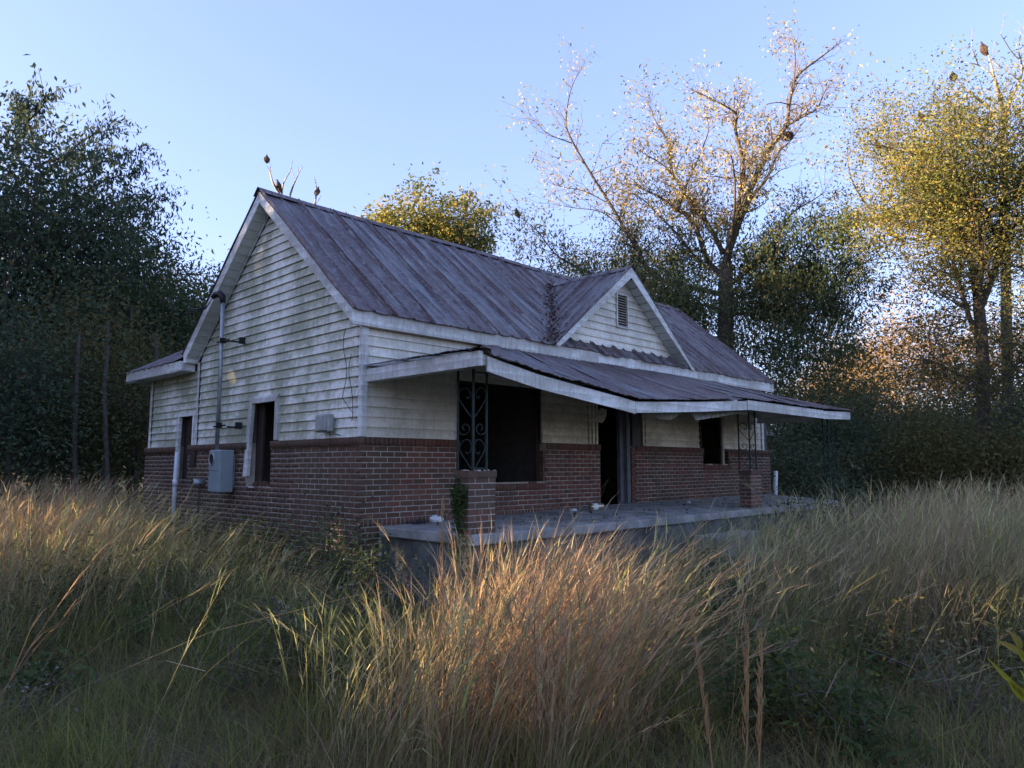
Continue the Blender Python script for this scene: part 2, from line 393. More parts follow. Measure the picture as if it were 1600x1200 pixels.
# front siding split at trim strips
F1=(1.53,3.30,1.0,1.90); F2=(4.42,5.98,.9,2.1); F3=(7.98,8.90,.9,1.72)
fsplit=(6.0,6.11,.9,2.3); fcb=(9.80,9.801,0,0)
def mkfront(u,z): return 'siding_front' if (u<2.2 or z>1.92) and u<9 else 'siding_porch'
rows('y',FSW,.07,L-.3,ZC,2.42,[F1,F2,F3],mkfront)
MB().box((5.98,.012,1.07),(6.02,.048,2.1)).build('trim_strip',M['siding_porch'],FSW); MB().box((6.075,.012,1.07),(6.115,.048,2.1)).build('trim_strip',M['siding_porch'],FSW)
MB().box((6.02,.0485,1.07),(6.075,.05,2.1)).build('gap_lining',M['dark_wood'],FSW)
for a in (4.44,4.53,4.62): MB().box((a,.012,1.07),(a+.05,.048,2.1)).build('trim_strip',M['siding_porch'],FSW)
def glim(z):
    zz=z+.22; h_=(ZR-zz)/SL
    return max(.075,YR-h_),min(Wd-.07,YR+h_)
G1=(2.06,2.90,.5,1.72); G3=(4.9,5.58,.4,1.6)
rows('x',GSW,.075,Wd-.07,ZC,ZR-.3,[G1],lambda u,z:'siding',glim)
rows('x',ASW,Wd+.03,6.86,ZC-.005,2.33,[G3],lambda u,z:'siding')
# corner boards
def cb(name,a,b_,par,mk='trim',bev=.004,**k): return MB().box(a,b_).build(name,M[mk],par,bevel=bev,**k)
cb('corner_board',(-.002,-.002,ZC),(.016,.075,2.60),GSW); cb('corner_board',(.0165,-.002,ZC),(.09,.012,2.42),FSW)
cb('corner_board',(-.002,Wd-.07,ZC),(.018,Wd+.0,2.46),GSW); cb('corner_board',(-.002,6.86,ZC-.03),(.018,6.93,2.32),ASW)
cb('corner_board',(L-.36,-.004,1.0),(L-.27,.02,2.40),FSW,label='bright white corner board at the far end of the front wall')
for k in range(11): MB().hexa([(L-.50,.03,1.02+k*.125),(L-.37,.03,1.02+k*.125),(L-.37,.049,1.02+k*.125),(L-.50,.049,1.02+k*.125),(L-.50,.04,1.14+k*.125),(L-.37,.04,1.14+k*.125),(L-.37,.049,1.14+k*.125),(L-.50,.049,1.14+k*.125)]).build('siding_board',M['trim'],FSW)  # end siding lit by open sky, its brightness put into the white colour
# window / door frames
def window_front(o,yb,lab,sillz):
    u0,u1,z0,z1=o
    wn=MB().box((u0+.0,yb,z0-.0),(u0+.05,yb+.05,z1)).build('window',M['dark_wood'],H,label=lab)
    MB().box((u1-.10,yb,z0),(u1-.03,yb+.06,z1)).build('frame',M['dark_wood'],wn)
    MB().box((u0+.05,yb,z1-.05),(u1-.10,yb+.05,z1)).build('frame',M['dark_wood'],wn)
    MB().box((u0+.02,-.0,z0-.0),(u1-.02,.13,z0+.022)).build('sill',M['vent'],wn); return wn
wn=window_front(BIG,.11,'wide empty front window beside the corner post, no glass left',0)
MB().box((1.535,.006,ZC),(1.565,.046,1.9)).build('trim',M['trim'],wn); MB().box((3.28,.006,ZC),(3.31,.046,1.86)).build('trim',M['siding_porch'],wn)
wn2=window_front(WIN2,.11,'small empty front window near the far post',0)
MB().box((8.86,.006,.76),(8.93,.046,1.74)).build('trim',M['vent'],wn2); MB().box((7.98,.006,1.07),(8.02,.046,1.74)).build('trim',M['dark_wood'],wn2)
dr=MB().box((5.40,.10,.06),(5.50,.17,2.05)).build('door_frame',M['jamb'],H,label='grey door frame of the open doorway, no door hung')
MB().box((5.505,.03,.06),(5.60,.155,2.05)).build('jamb',M['jamb'],dr); MB().box((4.715,.10,.06),(4.76,.17,2.05)).build('jamb',M['dark_wood'],dr)
MB().box((4.72,.02,.02),(5.6,.16,.055)).build('threshold',M['concrete'],dr)
for k in range(14): put_brick((5.665,.085,.125+k*BH),(.09,.14,BH-.01),FBW,'brick')
for k in range(7): put_brick((3.33,.085,.52+k*BH),(.05,.13,BH-.01),FBW,'brick'); 
for k in range(4): put_brick((9.15,.085,.79+k*BH),(.05,.13,BH-.01),FBW,'brick_dark')
wg=MB().hexa([(-.012,2.90,.58),(-.012,3.02,.56),(.045,3.02,.56),(.045,2.90,.58),(-.012,2.80,1.73),(-.012,2.90,1.73),(.045,2.90,1.73),(.045,2.80,1.73)]).build('window',M['trim'],H,bevel=.004,label='tall empty side window with a loose white casing hanging below the siding')
MB().box((-.012,2.05,1.64),(.045,2.80,1.735)).build('frame',M['trim'],wg,bevel=.004)
MB().box((-.012,2.03,1.09),(.045,2.12,1.64)).build('frame',M['trim'],wg,bevel=.004)
MB().hexa([(-.02,2.0,1.73),(-.02,2.10,1.64),(.0,2.10,1.64),(.0,2.0,1.73),(-.02,2.0,1.76),(-.02,2.16,1.74),(.0,2.16,1.74),(.0,2.0,1.76)]).build('frame',M['trim'],wg)
MB().box((.13,2.70,.42),(.16,2.915,1.66)).build('board',M['dark_wood'],wg,label='dark brown board inside the left half of the window')
wg3=MB().hexa([(-.012,5.52,.52),(-.012,5.62,.52),(.045,5.62,.52),(.045,5.52,.52),(-.012,5.49,1.62),(-.012,5.58,1.62),(.045,5.58,1.62),(.045,5.49,1.62)]).build('window',M['trim'],H,bevel=.004,label='narrow empty side window of the rear addition')
MB().box((-.012,4.93,1.57),(.045,5.49,1.63)).build('frame',M['trim'],wg3); MB().box((.0,4.90,1.07),(.045,4.96,1.57)).build('frame',M['trim'],wg3)
MB().box((.12,5.28,.5),(.15,5.57,1.57)).build('board',M['dark_wood'],wg3)
rb=MB()
for k in range(14):
    c=np.array([.03+random.uniform(-.02,.05),2.3+random.random()*.7,.40+random.uniform(0,.08)]); s=random.uniform(.02,.05)
    P=np.array([(x,y,z) for z in (-1,1) for x,y in ((-1,-1),(1,-1),(1,1),(-1,1))])*s*rng.uniform(.5,1.2,(8,3))+c; rb.hexa(P)
rb.build('rubble',M['brick_dark'],wg)
MB().box((-.02,2.66,.415),(.07,2.80,.44)).build('sill_fragment',M['trim'],wg)
# interior
it=MB(); it.box((.17,.17,-.06),(L-.17,YB-.17,-.02)); it.box((.17,.17,2.42),(L-.17,Wd-.1,2.45)); it.box((3.6,.17,-.02),(3.7,4.7,2.41)); it.box((7.0,.17,-.02),(7.1,4.7,2.41)); it.box((.17,4.72,-.02),(L-.17,4.80,2.41))
it.box((.17,3.2,-.02),(3.59,3.3,2.41)).build('interior_wall',M['interior'],H)
db=MB()
for k in range(9):
    a=random.uniform(4.8,5.3); y=random.uniform(.3,.8); db.tube([(a,y,.0),(a+random.uniform(-.1,.2),y-.05,.25),(a+random.uniform(-.1,.3),y-.1,random.uniform(.35,.75))],.006,4)
db.build('doorway_weeds',M['lf_grey'],H)
# ---- main roof
RP=[(-.5,-.004),(-.475,.0),(-.455,.034),(-.43,.0),(-.2,-.004),(-.05,0),(0,.022),(.05,0),(.2,-.004),(.43,0),(.455,.034),(.475,0),(.5,-.004)]
def strip(Pf,u0,u1,vlo,vhi,nv,name,mk,par,rib=RP,nrm=(0,0,1),amp=.006,thick=.004):
    w_=u1-u0; um=(u0+u1)/2; nrm=np.array(nrm,float); V=[]; nu=len(rib); ph=random.random()*9; lift=random.uniform(0,.007)
    for j in range(nv+1):
        for (r_,h) in rib:
            u=um+r_*w_; a,b_=vlo(u),vhi(u); v=a+(b_-a)*j/nv
            p=np.array(Pf(u,v)); p=p+nrm*(h+lift+amp*math.sin(v*3.1+ph)+amp*.6*math.sin(v*7.3+u*5+ph)); V.append(p)
    V=np.array(V); n_=len(V); V=np.concatenate([V,V-nrm*thick])
    F=[(j*nu+i,j*nu+i+1,(j+1)*nu+i+1,(j+1)*nu+i) for j in range(nv) for i in range(nu-1)]
    F+= [tuple(k+n_ for k in f[::-1]) for f in F]
    F+= [(i+1,i,i+n_,i+1+n_) for i in range(nu-1)]
    t_=nv*nu; F+= [(t_+i,t_+i+1,t_+i+1+n_,t_+i+n_) for i in range(nu-1)]
    return obj(name,V,F,M[mk],par)
nM=np.array([0,-SL,1.])/math.hypot(SL,1)
# deck
rd=MB()
def slab_quad(A,B,C,D,th): 
    P=[np.array(p,float) for p in (A,B,C,D)]; return [p-np.array([0,0,th]) for p in P]+P
ef=-.055; zE=zroof(ef)
rd.hexa(slab_quad((-.19,ef,zE-.02),(L+.19,ef,zE-.02),(L+.19,YR,ZR-.02),(-.19,YR,ZR-.02),.05))
rd.hexa(slab_quad((-.19,YR,ZR-.02),(L+.19,YR,ZR-.02),(L+.19,4.94,zroof(4.94)-.02),(-.19,4.94,zroof(4.94)-.02),.05))
ROOF=rd.build('roof',M['dark_wood'],H,label='steep rusted grey metal main roof')
x=-.22; 
while x<L+.15:
    x1=min(x+.61,L+.215)
    e=random.uniform(.0,.035)
    strip(lambda u,v:(u,v,zroof(v)+.004),x,x1,lambda u,e=e:-.085-e+.008*math.sin(u*23),lambda u:YR,16,'roof_panel','roof',ROOF,nrm=nM)
    x=x1
strip(lambda u,v:(u,v,zroof(v)+.004),-.22,L+.215,lambda u:YR,lambda u:5.0,6,'rear_roof_sheet','roof',ROOF,rib=[(k/40-.5,.02*(k%2)) for k in range(41)],nrm=(0,SL/1.31,1/1.31))
rc=MB(); xs=np.linspace(-.235,L+.23,60); 
rc.add([(xx,YR+dy,ZR+.028+dz-.012*math.sin(xx*1.3)*.6+random.uniform(-.004,.004)) for xx in xs for dy,dz in ((-.13,-.10),(-.03,-.008),(0,.008),(.03,-.008),(.13,-.10))],
   [(i*5+j,i*5+j+1,(i+1)*5+j+1,(i+1)*5+j) for i in range(59) for j in range(4)])
rc.build('ridge_cap',M['roof'],ROOF)
# rake fascia + soffits at left gable, right gable
def rake(xf,y0,y1,th,par,h=.165,z_off=-.005,x2=None,name='rake_board'):
    x2=xf+.022 if x2 is None else x2
    za,zb=zroof(y0)+z_off,zroof(y1)+z_off
    return MB().hexa([(xf,y0,za-h),(x2,y0,za-h),(x2,y1,zb-h),(xf,y1,zb-h),(xf,y0,za),(x2,y0,za),(x2,y1,zb),(xf,y1,zb)]).build(name,M['trim'],par,bevel=.003)
rake(-.2,-.065,YR,0,ROOF,h=.19); rake(-.2,YR,4.95,0,ROOF,h=.19); rake(L+.195,-.06,YR,0,ROOF); rake(L+.195,YR,4.95,0,ROOF)
for side in (0,1):                               # soffit boards across the overhang
    y=.0 if side==0 else YR+.02; e=YR-.06 if side==0 else 4.86
    while y<e:
        y1=min(y+.118,e); za,zb=zroof(y)-.175,zroof(y1)-.175
        MB().hexa([(-.177,y,za-.010),(.03,y,za-.010),(.03,y1-.017,zb-.010),(-.177,y1-.017,zb-.010),(-.177,y,za),(.03,y,za),(.03,y1-.017,zb),(-.177,y1-.017,zb)]).build('soffit_board',M['soffit'],ROOF); y+=.118
for s,(ya,yb) in enumerate(((-.03,YR),(YR,Wd+.02))):   # frieze strip under soffit
    za,zb=zroof(ya)-.19,zroof(yb)-.19
    MB().hexa([(-.004,ya,za-.03),(.02,ya,za-.03),(.02,yb,zb-.03),(-.004,yb,zb-.03),(-.004,ya,za),(.02,ya,za),(.02,yb,zb),(-.004,yb,zb)]).build('frieze_strip',M['trim'],ROOF)
MB().box((-.177,Wd+.0,2.44),(.03,4.93,2.46)).build('soffit_return',M['soffit'],ROOF); MB().box((-.2,4.86,2.44),(.0,4.95,2.62)).build('eave_return',M['trim'],ROOF)
MB().box((-.177,-.04,2.435),(.03,.02,2.455)).build('soffit_return',M['soffit'],ROOF)
# main fascia in lengths
xs=[-.2,3.36,5.85,8.7,L+.195]
for a,b_ in zip(xs,xs[1:]):
    dz=random.uniform(-.006,.006); MB().box((a+.002,-.062+random.uniform(-.002,.002),2.415+dz),(b_-.002,-.038,2.625)).build('fascia_board',M['trim'],ROOF,bevel=.003)
MB().box((.0,-.037,2.42),(L,.03,2.44)).build('eave_soffit',M['siding_porch'],ROOF)
# ---- front gable
XD=5.55; ZD=4.25; SD_=.79; YF=-.09
def xv(y): return (ZD-zroof(y))/SD_
DG=MB(); 
DG.add([(XD-1.62,.15,zroof(.15)-.05),(XD+1.62,.15,zroof(.15)-.05),(XD,.15,ZD-.13),(XD-1.62,.25,zroof(.15)-.05),(XD+1.62,.25,zroof(.15)-.05),(XD,.25,ZD-.13)],[(0,1,2),(5,4,3),(0,3,4,1),(1,4,5,2),(2,5,3,0)])
DG=DG.build('front_gable',M['interior'],H,label='small white front gable with louvred vent above the porch')
z=zroof(.12)+.0; 
vent=(XD-.17,XD+.19,3.17,3.80)
first=True
while z<ZD-.25:
    zt=z+EXP*1.06
    def lim(zz): h_=(ZD-.10-zz)/SD_; return XD-h_+.03,XD+h_-.03
    (a0,b0),(a1,b1)=lim(z),lim(zt)
    if b1<a1: a1=b1=XD
    def bd(a0,b0,a1,b1,z,zt):
        MB().hexa([(a0,.118,z),(b0,.118,z),(b0,.149,z),(a0,.149,z),(a1,.138,zt),(b1,.138,zt),(b1,.149,zt),(a1,.149,zt)]).build('siding_board',M['siding_front'],DG)
    if zt>vent[2] and z<vent[3]:
        bd(a0,vent[0],a1,vent[0],z,zt); bd(vent[1],b0,vent[1],b1,z,zt)
        if z<vent[2]: bd(vent[0],vent[1],vent[0],vent[1],z,vent[2])
        if zt>vent[3]: bd(max(a1,vent[0]),min(b1,vent[1]),max(a1,vent[0]),min(b1,vent[1]),vent[3],zt)
    else: bd(a0,b0,a1,b1,z,zt)
    z=zt
VT=MB().box((vent[0],.10,vent[2]),(vent[0]+.035,.147,vent[3])).box((vent[1]-.035,.10,vent[2]),(vent[1],.147,vent[3])).box((vent[0]+.035,.10,vent[2]),(vent[1]-.035,.147,vent[2]+.03)).box((vent[0]+.035,.10,vent[3]-.03),(vent[1]-.035,.147,vent[3])).build('louver_vent',M['trim'],DG)
MB().box((vent[0]+.035,.1485,vent[2]+.03),(vent[1]-.035,.1495,vent[3]-.03)).build('vent_screen',M['black'],VT)
z=vent[2]+.035
while z<vent[3]-.05:
    MB().hexa([(vent[0]+.036,.104,z),(vent[1]-.036,.104,z),(vent[1]-.036,.108,z-.004),(vent[0]+.036,.108,z-.004),(vent[0]+.036,.142,z+.03),(vent[1]-.036,.142,z+.03),(vent[1]-.036,.146,z+.026),(vent[0]+.036,.146,z+.026)]).build('louver_slat',M['vent'],VT); z+=.047
DR=MB()
yend=1.9
for sg in (-1,1):
    A=(XD,YF+.03,ZD-.03);B=(XD,yend,ZD-.03); h0=xv(YF+.03)
    P=[(XD,YF+.03,ZD-.03),(XD+sg*h0,YF+.03,ZD-.03-SD_*h0),(XD+sg*.05,yend,ZD-.03-SD_*.05),(XD,yend,ZD-.03)]
    if sg>0: P=[P[k] for k in (0,1,2,3)]
    else: P=[P[k] for k in (3,2,1,0)]
    DR.hexa([np.array(p)-np.array([0,0,.04]) for p in P]+P)
DR=DR.build('gable_roof',M['dark_wood'],H,label='small metal roof of the front gable meeting the main roof in a leaf-filled valley')
nL=np.array([-SD_,0,1])/math.hypot(SD_,1); nR=np.array([SD_,0,1])/math.hypot(SD_,1)
y=YF-.03
while y<yend:
    y1=min(y+.46,yend)
    strip(lambda u,v:(v,u,ZD-SD_*abs(v-XD)+.006),y,y1,lambda u:XD-max(.01,xv(u)+.02),lambda u:XD,12,'roof_panel','roof_x',DR,nrm=nL,amp=.004)
    strip(lambda u,v:(v,u,ZD-SD_*abs(v-XD)+.006),y,y1,lambda u:XD,lambda u:XD+max(.01,xv(u)+.02),12,'roof_panel','roof_x',DR,nrm=nR,amp=.004)
    y=y1
rc=MB(); ys=np.linspace(YF-.04,yend+.05,16)
rc.add([(XD+dx,yy,ZD+.026+dz) for yy in ys for dx,dz in ((-.11,-.087),(-.02,-.004),(0,.006),(.02,-.004),(.11,-.087))],[(i*5+j,i*5+j+1,(i+1)*5+j+1,(i+1)*5+j) for i in range(15) for j in range(4)])
rc.build('ridge_cap',M['roof_x'],DR)
hw=xv(YF)
for sg in (-1,1):
    e=XD+sg*(hw+.02); ze=ZD-SD_*(hw+.02); hh=.15
    P=[(XD,YF-.022,ZD-hh-.03),(e,YF-.022,ze-hh+.13),(e,YF,ze-hh+.13),(XD,YF,ZD-hh-.03),(XD,YF-.022,ZD-.008),(e,YF-.022,ze-.004),(e,YF,ze-.004),(XD,YF,ZD-.008)]
    P=[(XD,YF-.022,ZD-.195),(e-sg*.13,YF-.022,ze-.0),(e-sg*.13,YF,ze-.0),(XD,YF,ZD-.195),(XD,YF-.022,ZD-.0),(e,YF-.022,ze+.003),(e,YF,ze+.003),(XD,YF,ZD-.0)]
    if sg<0: P=[P[k] for k in (1,0,3,2,5,4,7,6)]
    MB().hexa(P).build('rake_board',M['trim'],DR)
    n_=12
    for k in range(n_):
        a=.1+(hw-.28)*k/n_; b_=.1+(hw-.28)*(k+1)/n_-.018
        za,zb=ZD-.13-SD_*a,ZD-.13-SD_*b_
        xa,xb=(XD+a,XD+b_) if sg>0 else (XD-b_,XD-a); 
        if sg<0: za,zb=zb,za
        MB().hexa([(xa,YF,za-.01),(xb,YF,zb-.01),(xb,.118,zb-.01),(xa,.118,za-.01),(xa,YF,za),(xb,YF,zb),(xb,.118,zb),(xa,.118,za)]).build('soffit_board',M['soffit'],DR)
# ---- porch
PO=MB().hexa([(.29,-1.67,-.115),(2.84,-1.67,-.115),(2.84,.005,-.115),(.29,.005,-.115),(.29,-1.67,0),(2.84,-1.67,0),(2.84,.005,.045),(.29,.005,.0)]).build('porch',M['concrete'],H,bevel=.012,label='raised concrete porch slab with brick pillars and iron corner posts')
for a,b_,za,zb in ((2.855,4.62,.045,.085),(4.632,10.72,.085,.095)):
    MB().hexa([(a,-1.67+(.02 if a>4 else 0),-.115),(b_,-1.67,-.115),(b_,.005,-.115),(a,.005,-.115),(a,-1.67+(.02 if a>4 else 0),-.004),(b_,-1.67,0.0),(b_,.005,zb),(a,.005,za)]).build('slab',M['concrete'],PO,bevel=.012)
MB().box((.34,-1.62,GZ-.1),(10.66,-1.48,-.1165)).box((.34,-1.479,GZ-.1),(.48,-.005,-.1165)).box((10.5,-1.479,GZ-.1),(10.66,.0,-.1165)).build('base_wall',M['base_concrete'],PO)
MB().box((4.75,-2.05,GZ-.1),(6.2,-1.675,-.30)).build('step',M['concrete'],PO,bevel=.012); MB().box((4.75,-2.45,GZ-.1),(6.2,-2.052,-.56)).build('step',M['concrete'],PO,bevel=.012)
def pillar(x0,y0,zt,par,z0=0.,big_=True):
    wx,wy=.40,.20
    P=MB().box((x0+.0018,y0+.0018,z0-.002),(x0+wx-.0018,y0+wy-.0018,zt-.006)).build('brick_pillar',M['mortar'],par)
    z=z0+.004; k=0
    while z<zt-.08:
        h=BH-.010
        if k%2: segs=[((x0,y0),(x0+.195,y0+.095)),((x0+.205,y0),(x0+wx,y0+.095)),((x0,y0+.105),(x0+.195,y0+wy)),((x0+.205,y0+.105),(x0+wx,y0+wy))]
        else: segs=[((x0,y0),(x0+.093,y0+wy)),((x0+.103,y0),(x0+.297,y0+.095)),((x0+.103,y0+.105),(x0+.297,y0+wy)),((x0+.307,y0),(x0+wx,y0+wy))]
        for (a,b_),(c,d) in segs: put_brick(((a+c)/2,(b_+d)/2,z+h/2),(c-a,d-b_,h),P,'brick' if (z<.25 and random.random()<.6) else 'brick_dark')
        z+=BH; k+=1
    for a in (0,1):
        put_brick((x0+wx*(.25+.5*a),y0+wy/2,zt-.035),(wx/2-.006+.02,wy+.03,.07),P,'brick_dark')
    MB().box((x0-.005,y0-.005,z0-.001),(x0+wx+.005,y0+wy+.005,z0+.006)).build('mortar_bed',M['mortar'],P)
    mm=MB()
    for k in range(9):
        c=np.array([x0+random.random()*wx,y0+random.random()*wy,zt]); s=random.uniform(.015,.035)
        mm.hexa(np.array([(x,y,z) for z in (-1,1) for x,y in ((-1,-1),(1,-1),(1,1),(-1,1))])*s*rng.uniform(.4,1.,(8,3))*np.array([1,1,.5])+c)
    mm.build('broken_mortar',M['mortar'],P); return P
PIL1=pillar(.25,-1.65,.675,PO); PIL2=pillar(6.74,-1.62,.65,PO,.01)
def spiral(c,r0,r1,a0,turns,n=26):
    out=[]
    for i in range(n):
        t_=i/(n-1); r=r0+(r1-r0)*t_; a=a0+turns*2*math.pi*t_; out.append((c[0]+r*math.cos(a),c[1]+r*math.sin(a)))
    return out
def scrolls(wd,hz):
    # 2-D curves inside a panel: s from 0 (corner bar) to wd, h from 0 to hz
    cs=[]
    def sm(pts,n=6):
        P=[np.array(p) for p in pts]; P=[2*P[0]-P[1]]+P+[2*P[-1]-P[-2]]; o=[]
        for i in range(1,len(P)-2):
            for k in range(n):
                t_=k/n; a,b_,c,d=P[i-1:i+3]
                o.append(.5*((2*b_)+(-a+c)*t_+(2*a-5*b_+4*c-d)*t_**2+(-a+3*b_-3*c+d)*t_**3))
        o.append(P[-2]); return o
    f=lambda L_: sm([(wd*a,hz*b_) for a,b_ in L_])
    cs.append(f([(.05,.53),(.55,.64),(.95,.75),(.92,.81),(.6,.85),(.28,.82),(.18,.77),(.32,.735),(.45,.76)]))
    cs.append(f([(.95,.43),(.90,.39),(.6,.365),(.3,.39),(.25,.44),(.5,.475),(.7,.44),(.55,.41)]))
    cs.append(f([(.03,.0),(.4,.09),(.8,.19),(.85,.25),(.55,.31),(.2,.30),(.12,.22),(.3,.17),(.5,.19)]))
    return cs
def post(xc,yc,z0,z1f,par,dx=.20,dy=.25,label=None):
    zt=z1f; P=MB().box((xc-.011,yc-.011,z0),(xc+.011,yc+.011,zt)).build('iron_post',M['iron'],par,label=label)
    for (a,b_) in ((xc+dx,yc),(xc,yc+dy)): MB().box((a-.010,b_-.010,z0),(a+.010,b_+.010,zt-.02)).build('bar',M['iron'],P)
    for pl_ in (0,1):
        wd=dx if pl_==0 else dy
        for cv in scrolls(wd,zt-z0-.12):
            pts=[(xc+s,yc,z0+h) if pl_==0 else (xc,yc+s,z0+h) for s,h in cv]
            MB().tube(pts,.0065,5).build('scroll',M['iron'],P,smooth=True)
    for zz in (z0+.02,zt-.12):
        MB().box((xc+.011,yc-.004,zz),(xc+dx-.010,yc+.004,zz+.012)).build('rail',M['iron'],P)
    return P
post(.36,-1.60,.675,1.86,PO,label='green iron scrollwork post on the near corner pillar'); post(6.86,-1.57,.65,1.72,PO,.22,.2,label='dark iron scrollwork post on the second pillar'); post(10.30,-1.60,.0,1.74,PO,.20,.10,label='plain dark iron post at the far end of the porch')
XF=[.08,.2,1,2.7,2.85,4.4,6,9,10.45]; ZF=[1.905,1.85,1.73,1.565,1.545,1.64,1.755,1.765,1.81]
def zf(x): return float(np.interp(x,XF,ZF))
YP=-2.0; XH0,XH1=2.2,8.35; X0,X1=.08,10.45
def zporch(x,y):
    t_=min(1,max(0,(y-YP)/(-YP))); fr=zf(min(max(x,X0),X1))
    if x<X0: fr=1.905
    z=fr+(2.415-fr)*(t_**1.0)
    sag=-.035*math.sin(math.pi*t_)*math.exp(-((x-3.2)/2.2)**2)
    return min(z+sag,1.905+(x-X0)*.242,1.81+(X1-x)*.29)
PR=MB(); G=[]
nx_,ny_=40,6
Vt=[(X0+.03+(X1-X0-.06)*i/nx_,YP+.03+(-YP-.04)*j/ny_,0) for i in range(nx_+1) for j in range(ny_+1)]
def zceil(x,y):
    t_=(y-YP)/(-YP); return min(zf(x)-.11+(2.02-(zf(x)-.11))*t_, zporch(x,y)-.05)
PR.add([(x,y,zceil(x,y)) for x,y,_ in Vt]+[(x,y,zceil(x,y)+.02) for x,y,_ in Vt],
   [(i*(ny_+1)+j,i*(ny_+1)+j+1,(i+1)*(ny_+1)+j+1,(i+1)*(ny_+1)+j) for i in range(nx_) for j in range(ny_)]+
   [tuple(k+len(Vt) for k in (i*(ny_+1)+j,(i+1)*(ny_+1)+j,(i+1)*(ny_+1)+j+1,i*(ny_+1)+j+1)) for i in range(nx_) for j in range(ny_)])
M['ceiling']=plain('stained_porch_ceiling',(.34,.34,.32),.9,0,.4,2)
PR=PR.build('porch_roof',M['ceiling'],H,label='sagging rusted metal roof over the front porch')
def yhip(x):
    if x<XH0: return YP+(x-X0)/(XH0-X0)*(-YP)
    if x>XH1: return YP+(X1-x)/(X1-XH1)*(-YP)
    return -.0
RC=[(k/10-.5,.011*(1 if k%2 else 0)+(.012 if k in (0,10) else 0)) for k in range(11)]
x=X0-.03; k=0
while x<X1:
    x1=min(x+.52,X1+.03); e=random.uniform(0,.05); 
    def lo(u,e=e): return YP-.03-e+.012*math.sin(u*31)
    strip(lambda u,v:(u,v,zporch(u,v)+.03),x,x1,lo,lambda u:min(-.02,max(YP-.01,yhip(u))) ,16,'roof_panel','roof_porch',PR,rib=RC,amp=.006,thick=.003)
    x=x1
y=YP-.02
while y<-.05:
    y1=min(y+.5,-.02); e=random.uniform(0,.04)
    strip(lambda u,v:(v,u,zporch(v,u)+.03),y,y1,lambda u,e=e:X0-.04-e+.01*math.sin(u*27),lambda u:X0+(u-YP)/(-YP)*(XH0-X0)+.001,10,'roof_panel','roof_x',PR,rib=RC,amp=.008,thick=.003)
    strip(lambda u,v:(v,u,zporch(v,u)+.03),y,y1,lambda u:X1-(u-YP)/(-YP)*(X1-XH1),lambda u:X1+.04,10,'roof_panel','roof_x',PR,rib=RC,amp=.008,thick=.003)
    y=y1
for (xa,xb) in ((X0-.03,XH0),(X1+.03,XH1)):       # hip caps
    V=[];N_=20
    for i in range(N_+1):
        t_=i/N_; x=xa+(xb-xa)*t_; y=YP-.03+(-YP)*t_
        z=max(zporch(x,min(y,-.01)),0)+.052+random.uniform(-.006,.006)
        for s in (-1,0,1): V.append((x+s*.08,y-s*.08*(1 if xb>xa else -1),z-(.035 if s else 0)))
    MB().add(V,[(i*3+j,i*3+j+1,i*3+j+4,i*3+j+3) for i in range(N_) for j in range(2)]).build('hip_cap',M['roof_porch'],PR)
# fascia lengths
def fasc(xa,xb,ya,yb,za0,zb0,h,par,n_=8,name='fascia_board',**k):
    mb=MB(); P=[]
    for i in range(n_+1):
        t_=i/n_; x=xa+(xb-xa)*t_; y=ya+(yb-ya)*t_
        z=zf(x) if za0 is None else za0+(zb0-za0)*t_
        P+= [(x,y,z-h),(x,y,z+.004),(x,y+.02,z+.004),(x,y+.02,z-h)]
    F=[(i*4+j,i*4+(j+1)%4,(i+1)*4+(j+1)%4,(i+1)*4+j) for i in range(n_) for j in range(4)]+[(0,1,2,3)[::-1],tuple(n_*4+j for j in range(4))]
    F=[f[::-1] for f in F]
    return mb.add(P,F).build(name,M['trim'],par,**k)
fasc(.13,.72,YP+.03,YP+.03,1.885,1.77,.11,PR,3,'rafter_tail_board')
fasc(.19,2.84,YP-.0,YP-.0,None,None,.155,PR,14); fasc(2.845,5.97,YP-.004,YP-.004,None,None,.140,PR,10); fasc(5.94,9.03,YP-.016,YP-.018,1.765,1.765,.15,PR,8); fasc(9.04,10.45,YP-.008,YP-.008,1.755,1.805,.145,PR,5)
MB().box((.062,-1.72,1.745),(.082,-.36,1.905)).build('fascia_board',M['trim'],PR,bevel=.003); MB().box((.066,-.355,1.745),(.086,.0,1.90)).build('fascia_board',M['trim'],PR,bevel=.003)
MB().box((.062,-2.0,1.745),(.082,-1.722,1.905)).build('fascia_board',M['trim'],PR,bevel=.003); MB().box((.083,-2.003,1.75),(.125,-1.98,1.905)).build('corner_trim',M['trim'],PR,bevel=.003)
MB().box((10.45,-2.0,1.66),(10.47,.0,1.81)).build('fascia_board',M['trim'],PR)
MB().box((.084,-1.66,1.74),(.16,.0,1.76)).build('edge_soffit',M['soffit'],PR)
# hanging soffit scraps
def scrap(P00,P10,P11,P01,curl,n_,name,mk,rib=.006,**k):
    P00,P10,P11,P01=[np.array(p,float) for p in (P00,P10,P11,P01)]; V=[]
    for i in range(n_*2+1):
        a=i/(n_*2)
        for j in range(7):
            b_=j/6; p=(P00*(1-a)+P10*a)*(1-b_)+(P01*(1-a)+P11*a)*b_
            V.append(p+np.array([0,-1,0])*(curl*math.sin(b_*2.2)+rib*(i%2)))
    N_=len(V); V=V+[v+np.array([0,.004,.003]) for v in V]
    F=[(i*7+j,i*7+j+1,(i+1)*7+j+1,(i+1)*7+j) for i in range(n_*2) for j in range(6)]; F+= [tuple(q_+N_ for q_ in f[::-1]) for f in F]
    return MB().add(V,F).build(name,M[mk],PR,**k)
scrap(W(938,637,10.2),W(948,640,10.0),W(937,661,9.9),W(914,659,10.1),.06,6,'hanging_soffit','siding_porch',label='curled soffit scrap hanging beside the doorway')
